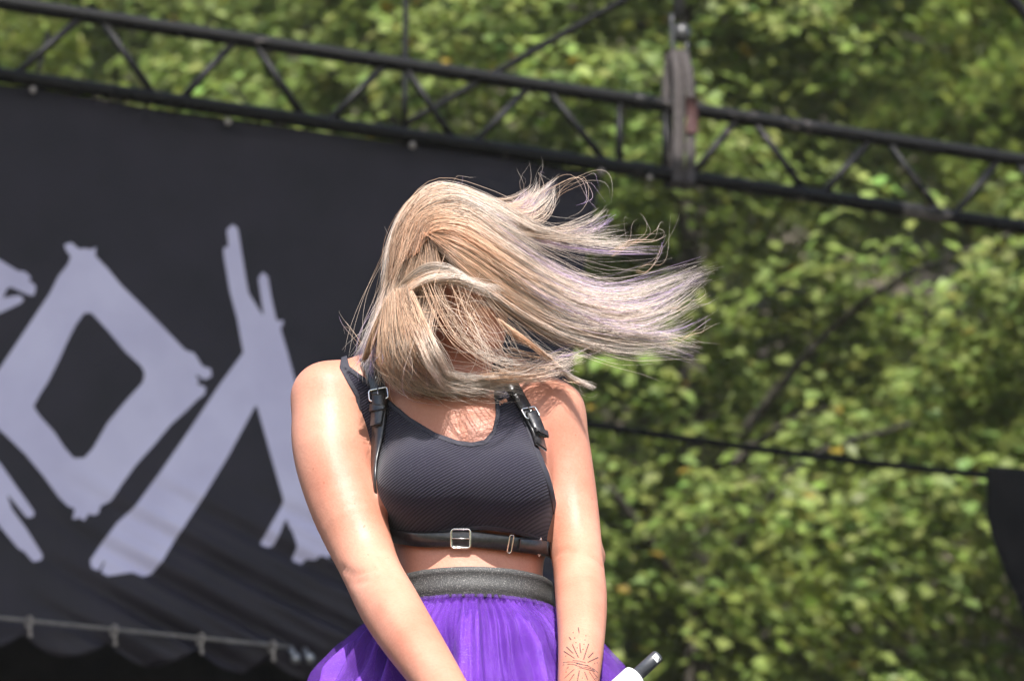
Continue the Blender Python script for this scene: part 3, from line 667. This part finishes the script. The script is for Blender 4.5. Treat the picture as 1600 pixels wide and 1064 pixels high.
def strap_path(pix, n, lift, trees=(bv_torso,)):
    q = spline(np.array(pix, float), n); pts = []; nr = []
    for x, y in q:
        h = cast(x, y, trees)
        if h is None: continue
        nn = np.array(h[1]); nn = nn if nn.dot(CAM-np.array(h[0])) > 0 else -nn
        pts.append(np.array(h[0])+nn*lift); nr.append(nn)
    pts = np.array(pts); nr = np.array(nr)
    for _ in range(6):
        pts[1:-1] = .25*pts[:-2]+.5*pts[1:-1]+.25*pts[2:]; nr[1:-1] = .25*nr[:-2]+.5*nr[1:-1]+.25*nr[2:]
    return pts, nr
harness = None
def strap(pix, w, name, lift=.003, n=36, parent=None, th=.0028):
    p, nr = strap_path(pix, n, lift); Vs, Fs_ = ribbon(p, nr, w, th); return mesh(name, Vs, Fs_, M['leather'], parent or person), p, nr
def buckle(p, t, nr, w, h, name='buckle', parent=None, r=.0016, prong=True):
    t = unit(t); nr = unit(nr-t*nr.dot(t)); sd_ = np.cross(t, nr); mb = MB(); c = .0035
    loop = []
    for (a, b) in ((1, 1), (-1, 1), (-1, -1), (1, -1)):
        for k in range(4):
            an = {(1,1):0,(-1,1):math.pi/2,(-1,-1):math.pi,(1,-1):1.5*math.pi}[(a, b)]+k*math.pi/6
            loop.append(p+sd_*(a*(w/2-c)+c*math.cos(an))+t*(b*(h/2-c)+c*math.sin(an))+nr*.003)
    mb.tube(loop, r, 8, closed=True)
    if prong: mb.tube([p-t*h*.45+nr*.004, p+nr*.0055, p+t*h*.5+nr*.0045], .0011, 6)
    return mb.build(name, M['chrome'], parent)
belt, bp, bn = strap([(600,832),(625,836),(660,842),(700,842),(722,841),(760,844),(800,848),(825,852),(850,857),(858,860)], .0225, 'chest_belt', .005)
belt['label'] = 'black leather chest belt with square buckle'
def at_path(p, nr, x):
    u, v = proj(p); i = int(np.argmin(np.abs(u-x))); i = min(max(i, 1), len(p)-2); return p[i], p[i+1]-p[i-1], nr[i]
q = at_path(bp, bn, 721); buckle(q[0], q[1], q[2], .0265, .027, parent=belt, r=.0018)
q = at_path(bp, bn, 797); buckle(q[0], q[1], q[2], .027, .006, 'keeper_ring', belt, .0011, False)
q = at_path(bp, bn, 838); buckle(q[0], q[1], q[2], .025, .004, 'side_ring', belt, .0012, False)
tongue, _, _ = strap([(806,849),(825,852),(846,856)], .0205, 'belt_tongue', .0085, 16, belt)
for x in (700, 688, 820):
    q = at_path(bp, bn, x); nn = unit(q[2]); (MB().ball(q[0]+nn*.0035, .0013, 8, 6)).build('rivet', M['chrome'] if x == 820 else M['blackiron'], belt)
sL, lp, lnr = strap([(574,564),(584,588),(593,612),(596,640),(594,680),(591,715),(590,745),(594,790),(602,830)], .0235, 'shoulder_strap', .0045)
sL['label'] = 'black leather harness strap with steel buckle'
def at_y(p, nr, y):
    u, v = proj(p); i = int(np.argmin(np.abs(v-y))); i = min(max(i, 1), len(p)-2); return p[i], p[i+1]-p[i-1], nr[i]
q = at_y(lp, lnr, 617); buckle(q[0]+unit(q[2])*.002, -q[1], q[2], .028, .017, parent=sL, r=.0015)
strap([(595,620),(596,640),(595,668)], .0215, 'strap_tongue', .0095, 14, sL, .0035)
strap([(596,637),(596,642),(596,647)], .027, 'keeper_loop', .0125, 6, sL, .003)
sR_, rp_, rnr = strap([(796,600),(808,622),(822,648),(832,668),(838,690),(841,703)], .0215, 'shoulder_strap', .0055)
sR_['label'] = 'black leather harness strap half under the hair'
q = at_y(rp_, rnr, 646); buckle(q[0]+unit(q[2])*.002, -q[1], q[2], .026, .017, parent=sR_, r=.0014)
strap([(824,650),(832,668),(838,688)], .0205, 'strap_tongue', .0105, 14, sR_, .0035)
strap([(836,680),(837,684),(838,689)], .024, 'keeper_loop', .0135, 6, sR_, .003)

# skirt: waistband, lining, sheer layer
WC = B(736, 905); wz1, wz0 = B(736, 924)[2]+.010, B(736, 968)[2]+.006
def ring(z, rx, ry, n, f=None, cx=WC[0], cy=YB):
    t = np.linspace(0, 2*np.pi, n, endpoint=False); q = 1 if f is None else f
    return np.stack([cx+rx*np.cos(t)*q, cy+ry*np.sin(t)*q, np.full(n, z)], 1)
rows = []; n = 160
for k, (dz, dr) in enumerate([(0, -.004), (0, .0), (.02, .001), (.19, .0015), (.21, .0005), (.45, .001), (.55, .001), (.79, .002), (.81, .0008), (.98, .002), (1, .001), (1, -.004)]):
    z = wz1+(wz0-wz1)*dz; rows.append(ring(z, (.117+.004*dz)+dr, (.0925+.004*dz)+dr, n))
skirt_f = np.random.default_rng(5)
def skirt_layer(name, seed, lift, m, parent, nth=900, nz=70, zend=2.50, amp=1.):
    gq = np.random.default_rng(seed); t = np.linspace(0, 2*np.pi, nth, endpoint=False); out = []
    prof = np.array([(0, 0), (.012, .012), (.03, .04), (.05, .064), (.09, .094), (.14, .117), (.20, .132), (.32, .152), (.6, .19)])
    ph = gq.uniform(0, 2*np.pi, 60); fr = gq.integers(9, 34, 16); fh = gq.integers(40, 95, 22)
    for i in range(nz):
        d = (i/(nz-1))**1.35*(wz0+.004-zend); z = wz0+.004-d
        e = np.interp(d, prof[:, 0], prof[:, 1]); low = sum(1-2.2*np.abs(np.sin(.5*(t*fr[k]+ph[k]+1.1*np.sin(d*6+ph[k+16])+.9*np.sin(2*t+ph[k+8])))) for k in range(16))/3.2
        high = sum(np.sin(t*fh[k]+ph[k+20]+.8*np.sin(d*11+ph[k])) for k in range(22))/4.7
        a1 = .0145*min(1, d/.09)*amp; a2 = .0032*math.exp(-d/.12)+.0012
        sharp = low
        rr = e+lift+a1*sharp+a2*high*amp*min(1, d/.01+.3)+.0045*amp*min(1, d/.05)*np.sin(d*62+3*np.sin(t*9+ph[5])+2*np.sin(t*17+ph[6]))*np.clip(np.sin(t*11+ph[7]+d*14), 0, 1)
        zz_ = z+.004*np.sin(t*5+ph[3])*min(1, d/.05)
        out.append(np.stack([WC[0]+(.121+rr*1.02)*np.cos(t), YB+(.094+rr*.78)*np.sin(t), zz_ + np.zeros(nth)], 1))
    return mesh(name, np.vstack(out), grid_faces(nth, nz, True), m, parent)
skirt = skirt_layer('tulle_skirt', 21, -.006, M['tulle'], person); skirt['label'] = 'puffy purple tulle skirt'
skirt_layer('sheer_layer', 34, .006, M['tulle_sheer'], skirt, amp=1.25)
wb = mesh('waistband', np.vstack(rows), grid_faces(n, len(rows), True), M['elastic'], skirt); wb['label'] = 'grey glitter elastic waistband'

# boots
for fx in feet_x:
    mb = MB(); y = YB+.02
    mb.tube([(fx, y+.005, DECK+.004), (fx, y+.005, DECK+.06), (fx, y+.003, DECK+.14), (fx, y, DECK+.22)], [.045, .046, .047, .056], 16)
    mb.tube(spline([(fx, y+.05, DECK+.045), (fx, y-.05, DECK+.048), (fx, y-.13, DECK+.036), (fx, y-.19, DECK+.03)], 12), [.03, .042, .045, .046, .046, .044, .043, .042, .041, .038, .034, .02], 14)
    bt = mb.build('boot', M['shoe'], person); MB().box((fx, y-.06, DECK+.008), np.eye(3), (.044, .13, .008)).build('sole', M['cable'], bt, smooth=False)

# tattoo on the forearm: fine lines
def z8(L): return [(840+x/7.27, 940+y/7.27) for x, y in L]
lines = [[(462,290),(472,350)],[(360,400),(380,430)],[(395,480),(430,560),(465,630)],[(330,510),(405,585)],[(300,560),(420,640)],[(480,470),(485,540),(492,580)],[(580,475),(550,560),(522,655)],[(630,575),(580,630)],[(685,630),(570,685)],
         [(400,665),(470,672),(545,690)],[(290,690),(370,680),(440,690),(540,720),(620,750),(680,800)],[(290,715),(400,705),(470,735),(560,745),(640,775)],[(440,700),(520,715),(575,722)],[(470,745),(560,765),(650,790)],[(355,735),(330,760)],[(415,765),(300,870)],[(415,820),(360,900)],[(475,780),(450,900)],[(535,795),(570,890)],[(590,795),(660,900)],[(630,800),(680,860)]]
dots = [(405,348),(548,383),(422,408),(436,461),(538,432),(527,480),(450,521),(516,538),(320,613),(577,627),(647,697),(676,690),(325,793),(510,865),(566,880),(660,870)]
mb = MB()
for L in lines:
    q = spline(np.array(z8(L)), 8) if len(L) > 2 else np.linspace(*np.array(z8(L)), 6); pts = []; nr = []
    for x, y in q:
        h = cast(x, y, (bv_body,))
        if h: nn = np.array(h[1]); nn = nn if nn.dot(CAM-np.array(h[0])) > 0 else -nn; pts.append(np.array(h[0])+nn*.0002); nr.append(nn)
    if len(pts) > 2: mb.add(*ribbon(pts, nr, .0013, .0002))
for x, y in z8(dots):
    h = cast(x, y, (bv_body,))
    if h: mb.ball(np.array(h[0]), .0009, 6, 4)
mb.build('tattoo', M['ink'], person, label='fine line sunburst tattoo on forearm')

# ------------------------------------------------------------------ hair
HC_PX = (704, 440)
def hdy(px, py, o):
    q = 1-((px-HC_PX[0])/(92+o))**2-((py-HC_PX[1])/(146+o))**2
    return -.055-(.104+o/1064)*math.sqrt(max(q, 0))
def gpts(L, lift):
    out = []
    for i, p in enumerate(L):
        if len(p) == 3:
            x, y, d = p
            if x < 850 and y > 572: d = max(d, -.15+.065*min(1, (y-572)/32))
            elif 820 < x < 960 and y > 535 and d < -.09: d = d*.45
            out.append(B(x, y, d))
        else: out.append(B(p[0], p[1], min(hdy(p[0], p[1], lift), -.06)))
    return spline(np.array(out), 22)
HV = []; HF = []; HCOL = []; hcount = 0
hr = np.random.default_rng(99)
ROOT = np.array([.30, .165, .095]); MID = np.array([.79, .57, .40]); TIP = np.array([.94, .84, .75]); LILAC = np.array([.52, .38, .64])
def add_strands(S_, rad, col):
    """S_: (n,k,3) strand points"""
    global hcount
    n, k, _ = S_.shape; T = np.gradient(S_, axis=1); T /= np.linalg.norm(T, axis=2)[..., None]+1e-12
    a = np.array([.3, -1, .2]); N1 = np.cross(T, a); N1 /= np.linalg.norm(N1, axis=2)[..., None]+1e-12; N2 = np.cross(T, N1)
    taper = np.concatenate([np.ones(k-5), np.linspace(1, .3, 5)])
    r = rad[:, None]*taper[None]; ring_ = [S_+r[..., None]*(math.cos(q)*N1+math.sin(q)*N2) for q in (0, 2.0944, 4.18879)]
    V = np.stack(ring_, 2).reshape(-1, 3); base = (np.arange(n)[:, None]*k+np.arange(k-1)[None])*3; fs = []
    for j in range(3): fs.append(np.stack([base+j, base+(j+1) % 3, base+3+(j+1) % 3, base+3+j], -1).reshape(-1, 4))
    HV.append(V); HF.append(np.vstack(fs)+hcount); HCOL.append(np.repeat(col.reshape(-1, 3), 3, 0)); hcount += len(V)
def sheet(guides, n, lift=12, spread=(.004, .010), clumps=40, clump=.75, wave=.003, tone=0., lilac=0., depth=.012, trim=(.78, 1.04), rad=.00023, root_dark=1.):
    G = np.array([gpts(L, lift) for L in guides]); m = len(G); k = G.shape[1]; t = np.linspace(0, 1, k)
    cu = np.sort(hr.uniform(0, m-1, clumps)); coff = hr.normal(0, 1, (clumps, 3))
    ci = hr.integers(0, clumps, n); u = np.clip(cu[ci]+hr.normal(0, .28*(m-1)/max(m-1, 1), n), 0, m-1)
    def ev(uu):
        i = np.minimum(uu.astype(int), max(m-2, 0)); f = (uu-i)[:, None, None]
        return G[i]*(1-f)+G[np.minimum(i+1, m-1)]*f
    own = ev(u); cen = ev(cu[ci]); w = (clump*t**1.2)[None, :, None]; X = own*(1-w)+cen*w
    sp = (spread[0]+(spread[1]-spread[0])*t)[None, :, None]
    cs = coff[ci][:, None, :]*sp*np.array([.8, 1.0, .8]); X = X+cs
    X = X+hr.normal(0, 1, (n, 1, 3))*sp*.38*(.5+.5*t)[None, :, None]*np.array([1, 1, 1])
    X[:, :, 1] += (hr.uniform(-1, 1, n)*depth)[:, None]
    ph = hr.uniform(0, 6.28, (n, 3)); fq = hr.uniform(4, 11, (n, 1)); cph = hr.uniform(0, 6.28, (clumps, 3))[ci]
    for a in range(3): X[:, :, a] += wave*t[None]*(.6*np.sin(fq*t[None]+ph[:, a:a+1])+.8*np.sin(6.5*t[None]+cph[:, a:a+1]))
    # trim ends at different lengths
    L = trim[0]+(trim[1]-trim[0])*hr.uniform(0, 1, n)**1.7; tt = t[None]*np.minimum(L, 1)[:, None]*(k-1); i = np.minimum(tt.astype(int), k-2); f = (tt-i)[..., None]
    idx = np.arange(n)[:, None]; X = X[idx, i]*(1-f)+X[idx, i+1]*f
    tc_ = t[None, :, None]; br = np.exp(hr.normal(0, .25, (n, 1, 1))+hr.normal(-.08, .42, (clumps, 1, 1))[ci]+tone)
    rt = np.clip(tc_*2.2, 0, 1); c = (ROOT*(root_dark)+MID*(1-root_dark))*(1-rt)+MID*rt; rt2 = np.clip((tc_-.35)/.5, 0, 1); c = c*(1-rt2)+TIP*rt2
    pl = (np.repeat(hr.uniform(0, 1, (clumps, 1, 1))[ci], 1, 0) < lilac)*np.clip((tc_-.5)/.4, 0, 1)*.85; c = c*(1-pl)+LILAC*pl
    add_strands(X, rad*hr.uniform(.7, 1.3, n), np.clip(c*br/np.maximum(1, (c*br).max(2, keepdims=True)/.93), .015, .95))
# hair close to the skull, seen through the gaps
sheet([[(655,335),(615,400),(604,470),(600,540)],[(668,340),(650,410),(640,480),(640,560)],[(672,345),(672,400),(668,450),(664,520)]], 1300, 4, (.003, .006), 50, .4, .002, -.35, 0, .006)
sheet([[(675,345),(700,380),(740,410),(790,450)],[(680,345),(735,375),(780,420),(815,470)],[(690,335),(770,360),(805,400),(828,450)],[(690,322),(770,340),(812,380),(832,430)]], 1500, 4, (.003, .006), 50, .4, .002, -.3, 0, .006)
sheet([[(690,330),(640,330),(612,400),(602,470)],[(700,318),(650,312),(622,360),(606,430)],[(705,312),(690,298),(640,325),(612,395)]], 900, 8, (.003, .006), 30, .3, .002, -.1, 0, .005)
# main sweep over the crown and out to the right, in three bundles that part towards the tips
A = [[(612,440),(622,360),(676,296,-.09),(760,312,-.10),(840,356,-.09),(930,378,-.06),(1034,386,-.03)],
     [(618,425),(636,345),(695,304,-.11),(775,335,-.12),(850,378,-.11),(940,394,-.07),(1032,392,-.04)],
     [(632,410),(655,342),(715,322,-.14),(785,362,-.145),(860,410,-.12),(955,440,-.08),(1100,412,-.04)],
     [(655,395),(672,350),(730,348),(795,392),(865,438,-.13),(960,468,-.10),(1104,422,-.05)],
     [(666,368),(715,366),(785,412),(860,460,-.14),(950,492,-.11),(1030,480,-.08),(1096,436,-.05)],
     [(668,370),(728,395),(800,445),(875,490,-.15),(960,520,-.12),(1030,516,-.09),(1082,480,-.06)],
     [(668,372),(735,420),(805,470),(880,512,-.15),(960,530,-.12),(1030,534,-.09),(1090,562,-.06)],
     [(670,374),(728,432),(795,484),(860,522,-.15),(920,542,-.12),(980,552,-.10),(1060,540,-.07)]]
A = [[(p if len(p) == 2 or p[0] < 845 else (p[0], p[1], p[2]*.8+.065)) for p in L] for L in A]
dome = [[A[i][0], A[i][1], A[i][2], A[i][3], A[i][4]] for i in range(6)]
sheet(dome, 2300, 16, (.003, .008), 50, .6, .004, -.08, 0, .012, trim=(.6, 1.0))
sheet(dome, 300, 24, (.002, .008), 14, .85, .006, .4, 0, .012, trim=(.8, 1.0), root_dark=.2)
sheet(A[0:2], 300, 22, (.003, .006), 9, .93, .005, .05, .2, .010, trim=(.55, 1.02))
sheet(A[2:4], 430, 22, (.003, .007), 12, .94, .007, .08, .45, .014, trim=(.6, 1.02))
sheet(A[3:5], 430, 22, (.003, .007), 12, .94, .007, .08, .4, .014, trim=(.58, 1.0))
sheet(A[4:6], 330, 22, (.003, .008), 10, .94, .007, .04, .35, .014, trim=(.55, .98))
sheet(A[5:8], 760, 22, (.003, .008), 20, .94, .007, .04, .12, .014, trim=(.52, 1.02))
sheet(A[1:7], 640, 28, (.002, .010), 11, .96, .008, .5, .1, .014, rad=.00026, trim=(.6, 1.02))
sheet(A[2:8], 420, 10, (.004, .012), 22, .85, .008, -.7, .0, .016, trim=(.4, .8))
sheet([[(650,345),(690,300,-.11),(750,312,-.08),(800,322,-.03),(842,300,.0),(876,276,.01)],[(665,340),(715,312,-.1),(775,330,-.07),(820,335,-.03),(850,310,-.0),(862,284,.01)],[(690,320),(740,318,-.1),(775,316,-.05),(790,304,-.03),(798,290,-.02)],[(700,325),(780,345,-.1),(850,350,-.06),(885,322,-.03),(898,296,-.01)],[(720,335),(800,362,-.1),(870,375,-.06),(960,380,-.03),(1015,372,-.0)]],
      420, 20, (.003, .006), 16, .93, .003, .15, .3, .008)
# curtain on the left
C = [[(655,330),(622,380),(604,440,-.10),(588,500,-.10),(572,540,-.10),(556,560,-.09)],[(662,345),(635,400),(616,460),(600,515,-.13),(586,560,-.12),(578,592,-.11)],
     [(666,360),(650,420),(634,480),(618,540,-.165),(618,585,-.16),(668,610,-.15)],[(668,368),(672,430),(658,490),(642,550,-.18),(655,596,-.175),(725,614,-.16)],[(670,370),(684,430),(674,490),(664,545,-.185),(684,590,-.18),(745,604,-.165)]]
sheet(C, 1500, 16, (.003, .008), 40, .82, .005, -.08, .10, .012)
sheet(C[1:], 500, 10, (.003, .010), 30, .7, .006, -.7, 0, .010)
sheet([C[0], [(p[0]+8, p[1]+4) + tuple(p[2:]) for p in C[0]]], 260, 22, (.002, .004), 7, .8, .003, -.1, .95, .006)
# lock arching across the brow
D = [[(578,545,-.14),(596,488,-.16),(640,438,-.185),(690,424,-.195),(735,438,-.195),(790,452,-.18)],[(576,550,-.14),(600,496,-.16),(650,450,-.185),(700,440,-.195),(740,452,-.195),(778,462,-.18)],[(580,540,-.14),(604,480,-.16),(655,424,-.185),(705,418,-.195),(745,446,-.195),(775,448,-.18)]]
sheet(D, 430, 20, (.002, .005), 10, .7, .003, .22, .0, .006, trim=(.55, 1.04), root_dark=.2)
sheet([[(574,556,-.14),(590,506,-.155),(622,458,-.175),(655,440,-.185)],[(566,566,-.14),(584,515,-.155),(610,470,-.172),(640,448,-.182)]], 170, 20, (.002, .003), 8, .5, .002, -.1, 0, .004)
# falling mass below the lock, over the face and along the jaw
E_ = [[(606,470,-.165),(600,530,-.165),(606,575,-.145),(650,600,-.14),(715,606,-.145),(785,594,-.135)],[(622,458,-.175),(630,520,-.18),(650,565,-.165),(690,594,-.155),(735,603,-.15),(785,604,-.14)],
      [(634,452,-.185),(645,510,-.19),(662,558,-.18),(696,588,-.17),(750,600,-.16),(800,602,-.14)]]
sheet(E_, 950, 20, (.003, .009), 26, .86, .006, .0, .03, .012, root_dark=.5)
sheet([[(660,446,-.188),(684,500,-.195),(715,545,-.195),(765,575,-.19),(820,582,-.175),(870,566,-.15)],[(690,446,-.19),(715,500,-.195),(745,540,-.195),(790,562,-.19),(840,570,-.17),(880,560,-.15)]], 36, 20, (.003, .008), 4, .9, .008, .1, .03, .012, root_dark=.4)
sheet([[(615,470,-.18),(640,520,-.19),(668,565,-.19),(690,600,-.185)],[(640,455,-.19),(660,505,-.2),(680,550,-.2),(698,596,-.19)]], 420, 20, (.003, .008), 14, .8, .004, .35, 0, .006, root_dark=.1)
sheet([[(590,560,-.15),(615,590,-.165),(660,608,-.175),(720,600,-.185),(770,588,-.185),(830,596,-.17)],[(600,575,-.15),(640,602,-.15),(690,612,-.155),(740,606,-.16),(790,598,-.155),(822,606,-.145)]], 340, 20, (.002, .004), 8, .8, .003, .35, 0, .006, root_dark=.0)
# loose strands over the face, wisps at the lower right
sheet([[(700,440,-.195),(735,490,-.2),(780,530,-.19),(850,560,-.16)],[(715,450,-.19),(735,520,-.2),(760,570,-.19),(800,596,-.17)],[(740,445,-.185),(790,500,-.185),(830,535,-.165),(890,545,-.14)],[(760,450,-.18),(800,490,-.17),(850,540,-.15),(900,560,-.13)]], 44, 20, (.003, .008), 6, .9, .010, .1, .05, .012, root_dark=.3)
sheet([[(780,500,-.17),(825,532,-.16),(868,568,-.14),(898,592,-.12),(938,606,-.11)],[(790,520,-.17),(835,545,-.15),(872,575,-.14),(900,594,-.12),(925,607,-.11)]], 150, 20, (.002, .003), 6, .9, .002, .0, 0, .004, root_dark=.2)
sheet([[(750,585,-.17),(800,578,-.16),(850,562,-.14),(905,548,-.12)],[(770,600,-.17),(820,592,-.16),(870,580,-.14),(895,562,-.12)],[(800,530,-.16),(850,548,-.15),(890,556,-.13),(960,556,-.11)]], 110, 20, (.003, .010), 20, .85, .008, .05, .1, .012, root_dark=.2)
# tangle over the brow and face
for L, n_ in (([[(640,400),(690,440,-.19),(740,450,-.2),(800,480,-.18)],[(650,470,-.19),(700,480,-.205),(750,520,-.2),(800,540,-.18)],[(620,520,-.18),(680,540,-.2),(740,560,-.2),(810,570,-.17)]], 18), ([[(700,400),(690,450,-.2),(720,500,-.205),(700,560,-.19)],[(760,430,-.18),(730,480,-.2),(760,540,-.2),(735,590,-.18)],[(640,430),(620,480,-.18),(650,540,-.19),(630,590,-.17)]], 20)):
    sheet(L, n_, 24, (.008, .018), 9, .7, .016, .15, 0, .015, rad=.00026, root_dark=.2)
# flyaways
fly = [[(700,300,-.05),(720,290,-.05),(735,282,-.04)],[(800,320,-.05),(850,300,-.04),(905,268,-.03),(925,300,-.03),(915,330,-.03),(885,345,-.03)],[(860,310,-.03),(890,280,-.02),(930,272,-.02),(945,298,-.02)],[(612,440,-.1),(602,385,-.09),(606,360,-.09)],
       [(950,400,-.05),(985,370,-.04),(992,340,-.04)],[(1000,420,-.05),(1030,400,-.04),(1055,345,-.04)],[(820,330,-.04),(828,290,-.03),(822,262,-.03)],[(580,560,-.1),(556,520,-.1),(545,495,-.1)],[(585,555,-.1),(560,540,-.1),(548,508,-.1)],[(880,590,-.13),(910,598,-.12),(940,602,-.12)],[(1040,480,-.05),(1085,470,-.05),(1104,440,-.05)],[(1040,540,-.05),(1090,520,-.05),(1110,500,-.05)],[(960,385,-.04),(1010,372,-.03),(1030,360,-.03)],[(850,320,-.03),(840,285,-.02),(870,262,-.02)]]
for L in fly: sheet([L, [(p[0]+hr.uniform(-14, 14), p[1]+hr.uniform(-12, 12), p[2]) for p in L]], 4, 20, (.003, .012), 6, .1, .012, .35, .2, .01, rad=.00016, root_dark=0)
sheet(A, 170, 26, (.008, .022), 120, .2, .016, .3, .1, .02, rad=.00016)
sheet(C, 160, 24, (.010, .020), 90, .2, .012, .2, .3, .02, rad=.00016)
sheet(E_, 90, 24, (.010, .022), 90, .2, .014, .25, .0, .02, rad=.00016, root_dark=0)
HCc = np.vstack(HCOL); HCc = np.column_stack([HCc, np.ones(len(HCc))])
mesh('hair', np.vstack(HV), np.vstack(HF), M['hair'], person, cols=HCc, kind='stuff', label='long blonde hair with lilac ends flung across the face')

# ------------------------------------------------------------------ microphone in her hands
mic = empty('wireless_microphone', M0+MA*.15, 'white wireless microphone with dark tail held below the waist', 'microphone')
def lathe(prof, name, m, parent, n=28):
    V = []; 
    for t, r in prof:
        for j in range(n): V.append(on_mic(t, 2*math.pi*j/n, r))
    F = grid_faces(n, len(prof), True).tolist(); F = [tuple(f) for f in F]+[tuple(range(n))[::-1], tuple((len(prof)-1)*n+j for j in range(n))]
    return mesh(name, V, F, m, parent)
tail = lathe([(0, .0055), (.001, .0075), (.003, .0086), (.008, .0089), (.048, .0093)], 'antenna_tail', M['mic_black'], mic)
lathe([(.0440, .0095), (.0445, .0145), (.046, .0165), (.050, .0172), (.19, .0178)], 'handle', M['mic_white'], mic)
lathe([(.19, .0182), (.195, .0215), (.205, .0225), (.21, .0225)], 'grille_collar', M['mic_black'], mic)
lathe([(.21, .0222), (.225, .0248), (.245, .0250), (.258, .0215), (.267, .012), (.269, .004)], 'grille', M['steel'], mic)
# mark on the tail: white rounded frame with a slanted stroke, wrapped on the cylinder
view = unit(CAM-M0); a_v = math.atan2(view.dot(ey_), view.dot(ex_))
def mark_patch(poly, lift, m, name):
    V = [on_mic(t, a_v+a/.0090, .0090+lift) for a, t in poly]; return V
def quad_patch(pts, lift):
    n_ = 6; V = []; F = []
    p = np.array(pts, float)
    for i in range(n_+1):
        l = p[0]+(p[3]-p[0])*i/n_; r_ = p[1]+(p[2]-p[1])*i/n_
        for j in range(n_+1): q = l+(r_-l)*j/n_; V.append(on_mic(q[1], a_v-.15+q[0]/.0089, .0090+lift))
    for i in range(n_):
        for j in range(n_): F.append((i*(n_+1)+j, i*(n_+1)+j+1, (i+1)*(n_+1)+j+1, (i+1)*(n_+1)+j))
    return V, F
mb = MB(); mb.add(*quad_patch([(-.0055, .0045), (.0055, .0045), (.0055, .0120), (-.0055, .0120)], .0001)); sq = mb.build('logo_mark', M['mark'], tail)
mb = MB(); mb.add(*quad_patch([(-.0047, .0052), (-.0005, .0052), (-.0047, .0090), (-.0047, .0090)], .0003)); mb.add(*quad_patch([(.0047, .0113), (.0005, .0113), (.0047, .0075), (.0047, .0075)], .0003)); mb.build('logo_stroke', M['mic_black'], tail)

# ------------------------------------------------------------------ the summer haze in front of the bank
hz = bpy.data.materials.new('air'); hz.use_nodes = True; hz.node_tree.nodes.clear()
pv = hz.node_tree.nodes.new('ShaderNodeVolumePrincipled'); pv.inputs['Color'].default_value = (.97, .95, .88, 1); pv.inputs['Density'].default_value = .0006
ho = hz.node_tree.nodes.new('ShaderNodeOutputMaterial'); hz.node_tree.links.new(pv.outputs[0], ho.inputs['Volume'])
mb = MB().box((0, 150, 19.5), np.eye(3), (405, 455, 20.5)); mb.build('haze', hz, smooth=False, kind='stuff')
